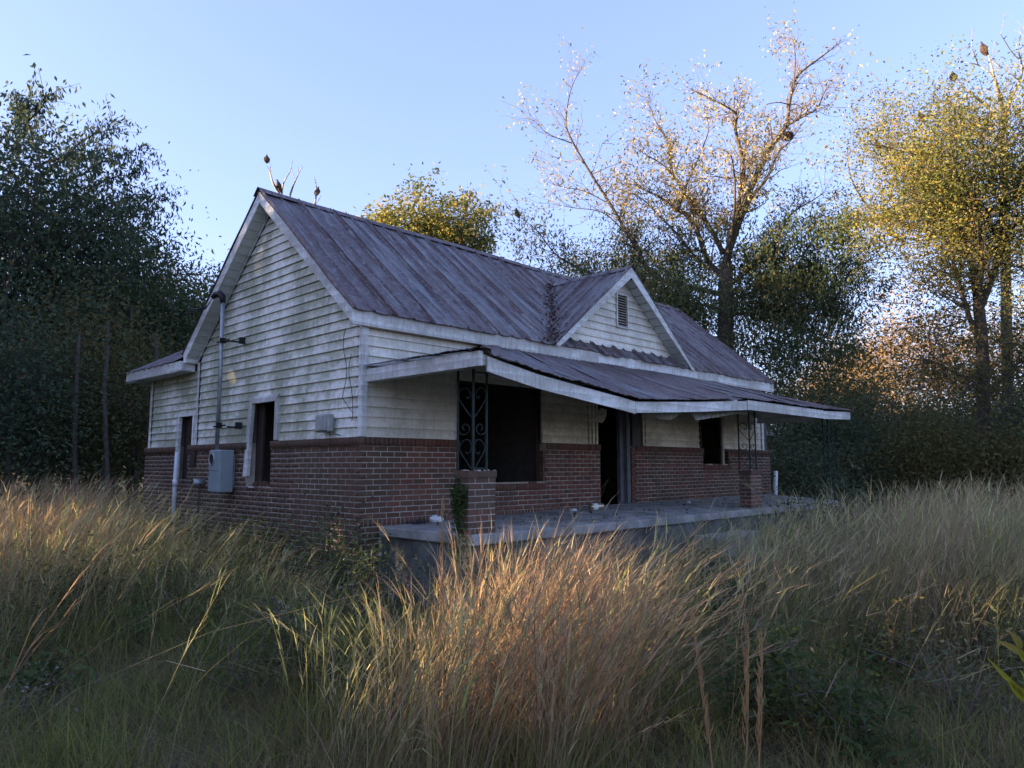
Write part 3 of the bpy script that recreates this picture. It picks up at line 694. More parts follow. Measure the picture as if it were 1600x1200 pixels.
scrap(W(1008,646,10.9),W(1062,646,11.2),W(1046,657,11.1),W(1030,655,11.0),.02,6,'hanging_soffit','soffit',label='torn white soffit scrap under the fascia joint')
scrap(W(1078,646,11.3),W(1178,640,12.3),W(1165,644,12.2),W(1085,657,11.2),.03,12,'hanging_soffit','soffit',rib=.02,label='corrugated soffit strip hanging left of the second post')
# ---- rear addition roof
ex,ey,ez=-.27,7.4,2.48; ms=.6; ss=1.5
AR=MB()
AR.hexa([(ex+.02,4.955,ez-.05),(ex+ss,4.955,ez+ms*ss-.05),(ex+ss,ey-ss,ez+ms*ss-.05),(ex+.02,ey-.02,ez-.05),(ex+.02,4.955,ez-.01),(ex+ss,4.955,ez+ms*ss-.01),(ex+ss,ey-ss,ez+ms*ss-.01),(ex+.02,ey-.02,ez-.01)])
AR=AR.build('addition_roof',M['dark_wood'],H,label='low corrugated metal roof of the rear addition')
y=4.955
while y<ey:
    y1=min(y+.55,ey+.03)
    strip(lambda u,v:(v,u,ez+ms*(v-ex)+.01),y,y1,lambda u:ex-.04+.012*math.sin(u*23),lambda u:ex+min(ss,max(.0,ey-u)),6,'roof_panel','roof_x',AR,rib=RC,amp=.003)
    y=y1
strip(lambda u,v:(u,v,ez+ms*(ey-v)+.01),ex,L,lambda u:ey-min(ss,max(.0,u-ex)),lambda u:ey+.03,4,'rear_roof_sheet','roof_x',AR,rib=[(k/60-.5,.015*(k%2)) for k in range(61)])
MB().hexa([(ex-.022,4.955,ez-.19),(ex,4.955,ez-.19),(ex,ey,ez-.165),(ex-.022,ey,ez-.165),(ex-.022,4.955,ez-.02),(ex,4.955,ez-.02),(ex,ey,ez),(ex-.022,ey,ez)]).build('fascia_board',M['trim'],AR)
MB().box((ex+.001,4.955,2.31),(.03,ey,2.325)).box((ex,6.95,2.2901),(L,ey,2.305)).build('soffit_panel',M['soffit'],AR)
MB().box((-.27,4.936,2.31),(-.005,4.9545,2.47)).build('end_board',M['trim'],AR); MB().box((-.292,4.79,2.30),(-.27,4.9545,2.436)).build('fascia_board',M['trim'],AR)
# ---- fittings on the side wall
MT=MB().box((-.27,3.23,.34),(-.05,3.58,.97)).build('electric_meter_box',M['box_metal'],H,bevel=.012,label='tall grey meter box with an empty round socket')
MB().box((-.285,3.24,.66),(-.2705,3.57,.96)).build('upper_cover',M['box_metal'],MT,bevel=.006); MB().box((-.282,3.24,.35),(-.2705,3.57,.652)).build('lower_cover',M['box_metal'],MT,bevel=.006)
MB().box((-.049,3.30,.40),(.0,3.50,.90)).build('backing',M['box_metal'],MT)
th=np.linspace(0,2*math.pi,25)
MB().tube([(-.29,3.46+.085*math.cos(a),.83+.085*math.sin(a)) for a in th],.013,6,False).build('socket_ring',M['galv'],MT,smooth=True)
MB().tube([(-.2855,3.46,.83),(-.292,3.46,.83)],.078,20).build('socket_hole',M['black'],MT)
CN=MB().tube([(-.235,3.42,.97),(-.235,3.42,2.2),(-.237,3.43,3.25)],.030,10).build('service_conduit',M['galv'],H,smooth=True,label='galvanised service mast rising past the siding')
MB().tube([(-.237,3.43,3.22),(-.24,3.45,3.32),(-.26,3.50,3.37),(-.30,3.56,3.36),(-.34,3.60,3.31)],[.04,.05,.055,.05,.03],10).build('weatherhead',M['black'],CN,smooth=True)
wr=MB()
for k in range(3): wr.tube([(-.33,3.58,3.32),(-.36,3.70+.03*k,3.20-.02*k),(-.40,3.95+.05*k,3.18-.02*k),(-.42,4.3+.1*k,3.24-.03*k),(-.45,4.62,3.17-.03*k)],.008,4)
wr.build('loose_wires',M['black'],CN)
for zz in (2.62,1.33):
    br=MB().box((-.28,3.375,zz-.03),(-.19,3.39,zz+.05)).box((-.24,3.20,zz-.012),(-.21,3.375,zz+.012)).box((-.20,3.17,zz-.03),(-.0,3.20,zz-.01)).box((-.09,3.12,zz-.05),(.0,3.16,zz+.05)).box((-.28,3.46,zz-.02),(-.19,3.50,zz)).build('pipe_bracket',M['black'],CN)
JB=MB().box((-.10,.57,1.15),(-.004,.88,1.38)).build('junction_box',M['grey_plastic'],H,bevel=.018,label='weathered grey plastic utility box near the corner')
MB().box((-.112,.59,1.17),(-.101,.84,1.36)).build('lid',M['grey_plastic'],JB,bevel=.006)
MB().tube([(-.06,.6,1.16),(-.11,.5,1.10),(-.1,.42,1.12),(-.04,.36,1.1)],.006,5).build('cable',M['black'],JB)
cbm=MB(); 
for off,zz in ((.36,2.45),(.22,2.1)):
    cbm.tube([(-.01,off+.05*math.sin(k*.9),zz-k*.11) for k in range(int((zz-1.4)/.11))]+[(-.02,.14,1.36),(-.02,.16,1.28)],.005,4)
cbm.build('loose_cable',M['black'],H)
MB().tube([(-.12,5.24,-.9),(-.12,5.25,.40),(-.12,5.22,.97)],.034,10).build('vent_pipe',M['pvc'],H,smooth=True,label='leaning white plastic pipe in front of the addition window')
MB().tube([(-.12,5.24,.40),(-.12,5.245,.50)],.043,10).build('pipe_coupling',M['pvc'],H,smooth=True)
MB().tube([(.0,4.38,.46),(-.16,4.42,.47)],.06,12).build('dryer_vent',M['galv'],H,smooth=True); MB().tube([(-.1605,4.42,.47),(-.17,4.42,.47)],.052,12).build('vent_opening',M['black'],H)
MB().tube([(-.1,4.3,.45),(-.13,4.25,.2),(-.1,4.32,-.1),(-.13,4.3,-.3)],.012,5).build('hanging_cable',M['black'],H)
MB().box((-.03,4.72,.72),(.0,4.92,.99)).build('wall_hatch',M['dark_wood'],H)
# things on the porch
def crumple(c,r,n_,mk,name,label,cat,sq=(1,1,.5)):
    V=[];F=[]; c=np.array(c)
    nu,nv=10,7
    for j in range(nv+1):
        ph=math.pi*j/nv
        for i in range(nu):
            a=2*math.pi*i/nu; rr=r*(1+random.uniform(-.3,.3)); V.append(c+rr*np.array([math.sin(ph)*math.cos(a)*sq[0],math.sin(ph)*math.sin(a)*sq[1],math.cos(ph)*sq[2]+sq[2]*.9]))
    F=[(j*nu+i,j*nu+(i+1)%nu,(j+1)*nu+(i+1)%nu,(j+1)*nu+i) for j in range(nv) for i in range(nu)]
    return tag(obj(name,V,F,M[mk]),label,cat)
crumple((1.05,-.16,.01),.085,0,'paper','plastic_bag','crumpled silver and white plastic bag lying by the brick wall near the corner','litter')
crumple((.80,-.10,.01),.07,0,'bagdark','crumpled_wrapper','dark maroon crumpled wrapper on the porch left of the silver bag','litter',(1.6,1,.3))
crumple((3.62,-.30,.02),.06,0,'paper','plastic_cup','small crushed clear cup lying left of the can on the porch','litter')
cn=thing('drink_can',(3.98,-.45,.05),'amber and white drink can lying on its side on the porch floor','can')
MB().tube([(3.86,-.43,.105),(3.88,-.434,.105),(4.10,-.47,.105),(4.12,-.474,.105)],[.042,.052,.052,.042],14).build('body',M['can'],cn,smooth=True)
MB().tube([(3.90,-.437,.105),(4.0,-.453,.105)],.0535,14).build('label_band',M['paper'],cn,smooth=True)
crumple((6.6,-.5,.06),.035,0,'paper','paper_scrap','tiny white paper scrap on the far part of the porch','litter')
tag(MB().tube([W(1212,736,16.2),W(1211,800,16.0)],.05,8).build('white_stake',M['pvc'],None,smooth=True),'short weathered white post standing just beyond the house corner','post')
# far outbuilding glimpsed past the corner
OB=thing('far_outbuilding',(W(1212,690,30)[0],W(1212,690,30)[1],GZ),'small pinkish building glimpsed through shrubs past the far house corner','building')
c0=W(1195,700,30); M['pink']=plain('pink_brick',(.38,.22,.18),.9)
bx,by=c0[0],c0[1]
MB().box((bx-2.5,by,GZ-.1),(bx+.6,by+4,1.95)).build('wall',M['pink'],OB); MB().hexa([(bx-2.6,by-.3,1.95),(bx+1.0,by-.3,1.95),(bx+1.0,by+4.2,1.95),(bx-2.6,by+4.2,1.95),(bx-2.6,by+1.7,2.9),(bx+.5,by+1.7,2.9),(bx+.5,by+1.9,2.9),(bx-2.6,by+1.9,2.9)]).build('roof',M['trim'],OB)
MB().box((bx-.25,by-.03,.2),(bx+.1,by-.002,1.4)).build('window',M['black'],OB)
# ------------------------------------------------------------------ foliage
def vnoise(x,y,s,seed=0):
    x=np.asarray(x)*s+seed*17.3; y=np.asarray(y)*s-seed*9.1; xi=np.floor(x).astype(int); yi=np.floor(y).astype(int); fx=x-xi; fy=y-yi
    h=lambda a,b_: np.modf(np.abs(np.sin(a*127.1+b_*311.7+seed)*43758.5453))[0]
    fx=fx*fx*(3-2*fx); fy=fy*fy*(3-2*fy)
    return (h(xi,yi)*(1-fx)+h(xi+1,yi)*fx)*(1-fy)+(h(xi,yi+1)*(1-fx)+h(xi+1,yi+1)*fx)*fy
# low-sun patches: leaves are cut away along the sun's rays to open these gaps
GAPS=[(W(735,930,4.25),.46),(W(800,900,4.6),.44),(W(40,825,8.3),.45),(W(10,800,7),.35),(np.array([0,4.5,1.95]),-.1),(np.array([0,.12,1.8]),-.08)]
def keep(C,margin=.26):
    k=np.ones(len(C),bool)
    for T,r in GAPS:
        v=C-T; t_=v@SD; pr=np.linalg.norm(v-t_[:,None]*SD,axis=1); k&=~((t_>1.5)&(pr<r+margin))
    return k
def leaves(C,mat_,name,parent=None,size=.1,asp=.45,droop=.3,cull=False,rad=None,kind=None,jit=.35,**k):
    C=np.asarray(C)
    if cull: C=C[keep(C)]
    n=len(C); D=rng.normal(size=(n,3)); D[:,2]=D[:,2]*.6-droop*1.6; D/=np.linalg.norm(D,axis=1)[:,None]
    N=rng.normal(size=(n,3)); S=np.cross(D,N); S/=np.linalg.norm(S,axis=1)[:,None]
    l=size*(1+rng.uniform(-jit,jit,n))[:,None]; w_=l*asp/2
    up=np.cross(S,D)*l*.12
    V=np.stack([C,C+D*l*.45+S*w_+up,C+D*l,C+D*l*.45-S*w_+up],1).reshape(-1,3)
    F=np.arange(4*n).reshape(n,4)
    # neighbours share a tint, as real boughs do
    ph=np.sin(C[:,0]*1.1+.7)+np.sin(C[:,1]*1.3)+np.sin(C[:,2]*1.7+1)
    f=np.clip(.5+.13*ph+rng.normal(0,.2,n),0,.999)
    return tag(obj(name,V,F,mat_,parent,fattr=f),kind=kind,**k)
def joint_tubes(name,lst,mk,parent,n=5):
    mb=MB()
    for pts,rad in lst: mb.tube(pts,rad,n if np.max(rad)>.03 else 4,False)
    return mb.build(name,M[mk],parent,smooth=True)
def grow(p,d,length,r,depth,out,tips,rnd_,spread=.6,upb=.12,split=(2,3),seg=4,shrink=.72,wig=.14):
    pts=[p];d=np.array(d)/np.linalg.norm(d)
    for i in range(seg):
        d=d+rnd_.normal(0,wig,3)+np.array([0,0,upb]); d/=np.linalg.norm(d); pts.append(pts[-1]+d*length/seg)
    r1=r*.62; out.append((np.array(pts),np.linspace(r,r1,len(pts))))
    if depth==0: tips.append((pts[-1],d)); return
    if depth<=2: tips.append((pts[len(pts)//2],d))
    k=rnd_.integers(split[0],split[1]+1)
    for i in range(k):
        nd=d+rnd_.normal(0,spread,3)*np.array([1,1,.75])
        grow(pts[-1],nd,length*shrink*rnd_.uniform(.75,1.2),r1*(.95 if i==0 else .7),depth-1,out,tips,rnd_,spread,upb,split,seg,shrink,wig)
    if depth>=2 and rnd_.random()<.8:
        nd=d+rnd_.normal(0,spread*1.3,3); grow(pts[seg//2],nd,length*shrink*.7,r*.4,depth-2,out,tips,rnd_,spread,upb,split,seg,shrink,wig)
def tree(name,base,height,crown_r,label,leafmat,seed,nleaf=9000,lsize=.12,group=None,bark='bark',clear=.28,cr_z=None,asp=.45,droop=.35,lean=(0,0),cull=True,clump=.55,trunk_r=None,depth=4,dens_pow=1.,crown_squash=1.):
    r_=np.random.default_rng(seed); b=np.array([base[0],base[1],GZ-.1])
    t_=thing(name,(b[0],b[1],GZ),label,'tree',group)
    tr=trunk_r or height*.016; out=[];tips=[]
    hs=height*clear; top=b+np.array([lean[0],lean[1],hs])
    pts=[b,b+(top-b)*.35+r_.normal(0,.06,3),b+(top-b)*.7+r_.normal(0,.08,3),top]
    out.append((np.array(pts),np.array([tr*1.35,tr*1.05,tr*.95,tr*.85])))
    for i in range(3):
        a=r_.uniform(0,6.28)+i*2.1
        grow(top,np.array([math.cos(a)*.5,math.sin(a)*.5,1]),height*.26,tr*.6,depth,out,tips,r_,.55,.10)
    P=np.array([q for q,_ in tips]); 
    # fit tips into the crown envelope
    c=b+np.array([lean[0]*1.2,lean[1]*1.2,height*(1+clear*.6)/2]); rz=height*(1-clear*.6)/2
    lim=np.array([crown_r,crown_r,rz])
    allp=np.concatenate([a for a,_ in out[1:]]); ext=np.percentile(np.abs((allp-c)/lim).max(1),96)
    def fit(q): 
        q=np.asarray(q); z=(q-top)/max(ext,.6); 
        return top+z
    out=[out[0]]+[(fit(a),rr) for a,rr in out[1:]]; P=fit(P)
    joint_tubes('trunk',out,bark,t_)
    n=nleaf; 
    # clumps: at tips plus points filling the envelope
    m_=max(60,n//60); U=r_.normal(size=(m_,3)); U/=np.linalg.norm(U,axis=1)[:,None]; rr=r_.uniform(.35,1,m_)**.6
    rough=1+.22*np.sin(U[:,0]*5+seed)+.18*np.sin(U[:,2]*7+seed*2)
    E_=c+U*(rr*rough)[:,None]*lim*.88
    cc=np.concatenate([P[r_.integers(0,len(P),m_//2)],E_]); cs=r_.uniform(.2,1,len(cc))
    idx=r_.choice(len(cc),n,p=cs/cs.sum()); off=r_.normal(size=(n,3))*clump*np.array([1,1,.6])*(.5+cs[idx])[:,None]
    C=cc[idx]+off; C=C[C[:,2]>GZ+.5]
    leaves(C,M[leafmat],'crown',t_,lsize,asp,droop,cull,kind=None)
    return t_
def at(u,d): p=W(u,700,d); return (p[0],p[1])
def htop(v,d): return .724+(722-v)/FPX*d-GZ
def copy_tree(o,loc,rz,sc_=1,label=None):
    c=o.copy(); COL.objects.link(c); c.location=loc; c.rotation_euler=(0,0,rz); c.scale=(sc_,sc_,sc_)
    if label: c['label']=label
    for ch in o.children:
        k=ch.copy(); COL.objects.link(k); k.parent=c
    return c
# left forest edge
tree('broadleaf_tree',at(-40,21),htop(185,21),4.8,'tallest dark tree, cut by the left edge of the photo','lf_dark',1,20000,.17,clear=.2,clump=.6)
tree('broadleaf_tree',at(75,23),htop(235,23),4.6,'dark drooping-leaved tree reaching long feathery boughs to the right','lf_dark',2,21000,.20,asp=.3,droop=1.0,clear=.25,clump=.55)
tree('broadleaf_tree',at(175,27),htop(350,27),4.0,'rounded dark tree between the feathery tree and the house','lf_mid',3,19000,.19,clear=.2,clump=.55)
tree('broadleaf_tree',at(255,25),htop(365,25),2.8,'bushy green tree with a pointed tip left of the gable','lf_mid',4,20000,.15,clear=.2,clump=.45)
tree('broadleaf_tree',at(318,30),htop(430,30),3.0,'lower green tree just showing beside the left eave','lf_mid',5,15000,.16,clear=.15)
tree('broadleaf_tree',at(120,19),htop(470,19),3.0,'brown-tinged understorey tree at the forest edge, lower left','lf_olive',6,14000,.11,clear=.3)
tree('broadleaf_tree',at(10,17),htop(520,17),2.6,'small dark understorey tree at the far left edge above the tall grass','lf_dark',7,14000,.10,clear=.25)
tree('broadleaf_tree',at(215,19),htop(560,19),1.9,'slim understorey tree beside the rear addition','lf_olive',8,9000,.10,clear=.35)
# feathery boughs on the second tree
fb=[];fc=[]
r_=np.random.default_rng(5)
for (u0,v0,u1,v1) in ((60,330,215,235),(50,290,180,200),(60,380,252,305),(80,400,245,335),(20,250,75,150),(60,260,180,255),(80,350,212,270),(10,220,40,160)):
    A=W(u0,v0,22.5+r_.uniform(-1,1)); B=W(u1,v1,22+r_.uniform(-1.5,1.5)); n_=9
    pts=np.array([A+(B-A)*k/n_+np.array([0,0,.35*math.sin(math.pi*k/n_)])+r_.normal(0,.05,3) for k in range(n_+1)])
    fb.append((pts,np.linspace(.05,.008,n_+1)))
    for k in range(2,n_+1):
        for s in range(3):
            e=pts[k]+r_.normal(0,.42,3)*np.array([1,1,.6])+(B-A)/np.linalg.norm(B-A)*.3; fb.append((np.array([pts[k],(pts[k]+e)/2+[0,0,.05],e]),np.array([.012,.009,.004])))
            for q_ in np.linspace(.2,1,9): fc.append(pts[k]+(e-pts[k])*q_+r_.normal(0,.07,3))
ft=[o for o in bpy.data.objects if 'feathery' in str(o.get('label',''))and 'long' in o['label']][0]
joint_tubes('bough',fb,'bark',ft); leaves(np.repeat(np.array(fc),2,0)+r_.normal(0,.05,(2*len(fc),3)),M['lf_dark'],'bough_leaves',ft,.17,.28,1.5)
# thin trunks in the gloom on the left
tl=[]
for k,(u,d,v1) in enumerate(((28,17,500),(131,17,520),(150,18,500),(175,17,540),(100,20,480),(60,18,500),(243,17.5,520),(205,21,480))):
    A=W(u,760,d); A[2]=GZ-.1; B=W(u+r_.uniform(-12,25),v1,d)
    o=joint_tubes('young_tree_trunk',[(np.array([A,A+(B-A)*.4+r_.normal(0,.08,3),A+(B-A)*.75+r_.normal(0,.1,3),B]),np.array([.075,.06,.05,.03]))],'bark',None)
    tag(o,('thin bare trunk at the forest edge, '+('far left','first right of the leaning grass','second, slightly leaning','behind the grass near the addition','deep between the others','left of centre of the gloom','close beside the rear addition','farthest back by the addition')[k]),'tree trunk','thin trunks at the left forest edge')
# round sunlit tree behind the roof
tree('sunlit_tree',at(652,36),htop(238,36),4.0,'round yellow-green sunlit tree rising behind the main roof','lf_gold',21,40000,.21,clear=.40,clump=.34)
# tree behind the pecan
tree('broadleaf_tree',at(955,36),htop(330,36),3.8,'olive-brown tree behind the front gable, left of the bare-topped tree','lf_olive',22,22000,.14,clear=.3)
tree('broadleaf_tree',at(1265,30),htop(470,30),2.6,'green tree low behind the bare-topped tree, right side','lf_mid',25,12000,.13,clear=.2)
# the big pecan
DP=25.
PT=thing('pecan_tree',(*at(1143,DP),GZ),'tall half-bare many-limbed tree behind the house, pale sparse leaves above, dense dark leaves below','tree')
def Z7(x,y): return 800+x/2.667,40+y/2.667
limbs=[([(880,1900),(885,1500),(890,1200),(890,1000)],.34,.24),
([(890,1010),(905,930),(960,760),(1030,600),(1090,490),(1140,420),(1160,300),(1190,210),(1290,130),(1370,70)],.20,.012),
([(900,960),(985,740),(1060,640),(1110,530),(1160,480),(1215,400)],.10,.012),
([(1140,420),(1200,385),(1270,345),(1300,280),(1330,240)],.06,.01),([(1175,260),(1180,130),(1170,60),(1135,50)],.035,.008),
([(892,980),(930,820),(945,740),(965,590),(930,430),(935,370),(860,320),(725,255)],.15,.01),
([(888,1010),(915,870),(930,700),(918,560),(890,520)],.08,.012),([(945,740),(960,600),(1010,540),(1075,470)],.05,.01),
([(870,1040),(815,980),(780,880),(740,800),(690,770),(610,710),(560,690),(500,640)],.15,.012),
([(690,770),(700,740),(730,660),(790,520),(820,430),(810,380)],.06,.01),([(735,800),(745,780),(790,720)],.04,.01),
([(880,950),(835,860),(780,780),(720,700),(662,600),(655,500),(600,400),(560,300)],.12,.01),
([(720,700),(640,590),(560,540),(500,500)],.04,.008),
([(830,1020),(770,970),(690,870),(620,800),(540,720),(470,690)],.08,.01),
([(870,1120),(600,1050),(530,950),(490,880),(400,730),(330,620),(250,480),(225,400),(245,270),(290,170)],.12,.009),
([(400,740),(300,690),(200,670),(160,655)],.03,.006),([(250,490),(150,450),(80,380)],.03,.006),([(490,880),(380,780),(260,760),(150,740)],.035,.006),
([(560,1100),(400,1060),(260,1000),(180,950),(100,850),(20,790)],.06,.007),([(180,950),(120,960),(50,900)],.02,.005),
([(900,1080),(1000,1010),(1080,930),(1160,790),(1250,730),(1310,690)],.10,.01),
([(900,1150),(1080,1080),(1200,1040),(1330,1000),(1450,970)],.09,.01),([(1160,1060),(1250,900),(1330,850),(1390,840)],.05,.008),
([(880,1200),(1050,1200),(1200,1180),(1320,1200)],.09,.01),([(870,1180),(700,1150),(620,1200)],.07,.01)]
r_=np.random.default_rng(77); out=[];tw=[];LT=[];LB=[]
def catm(P,n=5):
    P=[2*P[0]-P[1]]+list(P)+[2*P[-1]-P[-2]]; o=[]
    for i in range(1,len(P)-2):
        for k in range(n):
            t_=k/n; a,b_,c,d=P[i-1:i+3]; o.append(.5*((2*b_)+(-a+c)*t_+(2*a-5*b_+4*c-d)*t_**2+(-a+3*b_-3*c+d)*t_**3))
    o.append(P[-2]); return np.array(o)
for li,(pl_,ra,rb_) in enumerate(limbs):
    dd=0 if li==0 else r_.uniform(-2.6,2.6); n_=len(pl_)
    pts=[W(*Z7(*q),DP+dd*(k/(n_-1))) for k,q in enumerate(pl_)]
    P=catm([np.array(p) for p in pts],4); rad=np.linspace(ra,rb_,len(P))*(1 if li==0 else .78); out.append((P,rad))
    if li==0: continue
    for k in range(2,len(P)):
        z=P[k][2]
        for s in range(2):
            if r_.random()<.22: continue
            T=P[k]-P[k-1]; T/=np.linalg.norm(T); d=T+r_.normal(0,.75,3); d[2]+=.15
            L_=r_.uniform(.4,1.15)*np.interp(PX(P[k])[1],[60,220],[.55,1])
            sub=[];tp=[]; grow(P[k],d,L_,max(.007,min(.03,rad[k]*.4)),2,sub,tp,r_,.6,.06,(1,2),4,.7,.16); tw+=sub
            for q_,dq in tp:
                v=PX(q_)[1]; u=PX(q_)[0]
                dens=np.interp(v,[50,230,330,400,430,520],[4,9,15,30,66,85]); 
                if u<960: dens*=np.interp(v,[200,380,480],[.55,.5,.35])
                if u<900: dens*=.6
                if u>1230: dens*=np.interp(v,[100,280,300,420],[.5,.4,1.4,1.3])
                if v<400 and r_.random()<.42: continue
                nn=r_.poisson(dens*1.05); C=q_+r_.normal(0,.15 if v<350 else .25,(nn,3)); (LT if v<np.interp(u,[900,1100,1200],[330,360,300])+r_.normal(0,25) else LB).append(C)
joint_tubes('trunk',out,'bark',PT,7); joint_tubes('twigs',tw,'twig',PT,4)
LT=np.concatenate(LT); LB=np.concatenate(LB)
# denser lower bowl of the crown
ce=[]
for (u,v,ru,rv,n_) in ((1130,500,150,75,9000),(1230,520,120,90,9000),(1270,400,80,70,5000),(1290,600,90,80,6000),(1050,450,90,60,5000),(1200,440,70,60,4000)):
    for k in range(int(n_/60*.62)):
        a=r_.uniform(0,6.28); rr=math.sqrt(r_.random()); q_=W(u+ru*rr*math.cos(a),v+rv*rr*math.sin(a),DP+r_.uniform(-3,3)); ce.append(q_+r_.normal(0,.33,(60,3))*np.array([1,1,.7]))
LB=np.concatenate([LB]+ce)
leaves(LT,M['lf_sunlit'],'upper_leaves',PT,.125,.38,.5,True); leaves(LB,M['lf_mid'],'lower_leaves',PT,.15,.32,.8,True)
nb=MB(); c=W(1230,213,DP-1)
for k in range(90):
    a=r_.normal(size=3); a/=np.linalg.norm(a); b_=a+r_.normal(0,.8,3); b_/=np.linalg.norm(b_); s=.22*np.array([1,1,.7]); nb.tube([c+a*s,c+(a+b_)*s*.45,c+b_*s],.012,4)
tag(nb.build('nest',M['dark_wood']),'dark twig nest high in the bare crown','nest')
# right-hand trees
def ytree(u,d,vt,cr,label,seed,n,sp=1): return tree('yellowing_tree',at(u,d),htop(vt,d),cr,label,'lf_gold',seed,n,.11,clear=.42,clump=.42,trunk_r=.2,asp=.4,droop=.6)
RTK=thing('yellowing_tree',(*at(1540,19),GZ),'yellow-green sunlit tree with a dark forked trunk at the right edge','tree')
r_=np.random.default_rng(9); out=[];LG=[];LD=[];D2=19
def zz(x,y): return 1200+x/3,40+y/3
rl=[([(1005,2200),(1010,1700),(1000,1450),(985,1300)],.17,.13),([(985,1300),(960,1150),(930,1050),(880,960),(860,800),(855,600),(860,450)],.11,.015),
([(990,1330),(1060,1150),(1085,1050),(1100,880),(1150,780),(1190,700),(1230,500)],.11,.015),([(985,1300),(1000,1100),(960,880),(900,740),(850,560)],.08,.012),
([(1000,1500),(930,1330),(880,1150),(820,950),(790,820),(740,640)],.07,.01),([(940,1060),(820,860),(700,720),(600,600),(540,560)],.06,.01),([(870,950),(760,900),(640,880),(540,900)],.05,.01),
([(1005,1650),(900,1640),(780,1580),(650,1600)],.05,.01),([(1010,1750),(1150,1600),(1280,1500)],.06,.01),([(1080,1000),(1180,920),(1300,850)],.06,.01),([(960,900),(1050,700),(1080,520)],.05,.01)]
for li,(pl_,ra,rb_) in enumerate(rl):
    dd=0 if li==0 else r_.uniform(-1.8,1.8); n_=len(pl_)
    P=catm([W(*zz(*q),D2+dd*(k/(n_-1))) for k,q in enumerate(pl_)],4)
    if li==0: P[0][2]=GZ-.1
    rad=np.linspace(ra,rb_,len(P)); out.append((P,rad))
    if li==0: continue
    for k in range(3,len(P)):
        for s in range(4):
            T=P[k]-P[k-1]; T/=np.linalg.norm(T); d=T+r_.normal(0,.7,3); sub=[];tp=[]; grow(P[k],d,r_.uniform(.5,1.3),max(.006,min(.025,rad[k]*.4)),2,sub,tp,r_,.6,.08,(1,2),3,.7,.15); out+=sub
            for q_,_ in tp:
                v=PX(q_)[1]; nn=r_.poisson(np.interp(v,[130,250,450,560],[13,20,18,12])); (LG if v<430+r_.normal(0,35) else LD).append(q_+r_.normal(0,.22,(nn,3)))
def zone(u,v):                                        # uneven layered crown
    lo=np.interp(v,[140,180,230,300,380,470,560,640],[1490,1440,1400,1352,1345,1395,1440,1470]); hi=np.interp(v,[140,200,300,640],[1570,1640,1680,1690])
    return lo<u<hi
k=0
while k<520:
    u=r_.uniform(1340,1690); v=r_.uniform(145,640)
    if not zone(u,v) or vnoise([u],[v],.022,3)[0]+.35*vnoise([u],[v],.06,5)[0]<.52: k+=.2; continue
    k+=1; q_=W(u,v,D2+r_.uniform(-2.2,2.2)); nn=int(r_.uniform(14,48)*np.interp(v,[140,420,640],[1.1,1.15,1.3])); dr=r_.normal(size=3)*[1,1,.3]; dr/=np.linalg.norm(dr)
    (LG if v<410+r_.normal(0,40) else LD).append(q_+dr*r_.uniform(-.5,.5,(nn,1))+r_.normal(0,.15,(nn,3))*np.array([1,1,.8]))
    if r_.random()<.5: out.append((np.array([q_-dr*.5,q_,q_+dr*.5]),np.array([.012,.009,.004])))
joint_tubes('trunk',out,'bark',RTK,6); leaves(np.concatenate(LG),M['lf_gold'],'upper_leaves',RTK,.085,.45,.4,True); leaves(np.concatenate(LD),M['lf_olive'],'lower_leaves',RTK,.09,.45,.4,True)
tree('yellowing_tree',at(1690,21),htop(190,21),2.4,'second yellow-green tree, mostly beyond the right edge','lf_gold',31,11000,.09,clear=.35,clump=.4)
# dead tree with buzzards
r_=np.random.default_rng(19); D3=27
DT=thing('dead_tree',(*at(1590,D3),GZ),'dead pale-barked tree whose bare limbs rise above the yellow trees, top right','tree'); out=[]
for pl_,ra,rb_ in (([(1110,900),(1105,600),(1105,430)],.16,.12),([(1105,430),(1085,330),(1060,240),(1045,180),(1020,90)],.085,.018),([(1065,250),(1030,215),(985,185),(945,175)],.04,.012),([(985,185),(965,130),(940,85)],.025,.01),
 ([(1110,430),(1140,340),(1180,260),(1190,190),(1165,85)],.08,.015),([(1185,165),(1140,120),(1090,40)],.03,.01),([(1185,265),(1130,220),(1050,170)],.02,.01),([(1100,450),(1040,390),(990,350),(940,310),(885,262)],.075,.02),([(1000,360),(1010,320),(990,250)],.02,.008),([(1195,200),(1230,100),(1250,20)],.04,.012),
 ([(640,1020),(560,940),(470,850),(400,740),(375,650),(370,570)],.07,.012),([(620,1010),(540,950),(430,880),(340,840)],.05,.01),([(545,600),(490,560),(450,510)],.02,.008),([(610,480),(590,430),(582,395)],.02,.008),([(540,510),(515,450)],.015,.008),([(430,540),(385,495)],.012,.006)):
    P=catm([W(*zz(*q),D3+(r_.uniform(-.8,.8) if k else 0)) for k,q in enumerate(pl_)],4)
    out.append((P,np.linspace(ra,rb_,len(P))))
    for k in range(4,len(P)):
        if ra<.2 and pl_[0]!=(1110,900) and r_.random()<.35:
            d=r_.normal(0,.6,3)+[0,0,.8]; sub=[];tp=[]; grow(P[k],d,.5,.012,1,sub,tp,r_,.5,.1,(1,2),3); out+=sub
joint_tubes('limbs',out,'bark_light',DT,6)
P=catm([W(*zz(*q),D3) for q in ((1130,2300),(1120,1500),(1110,900))],4); P[0][2]=GZ-.1; joint_tubes('trunk',[(P,np.linspace(.22,.16,len(P)))],'bark',DT,6)
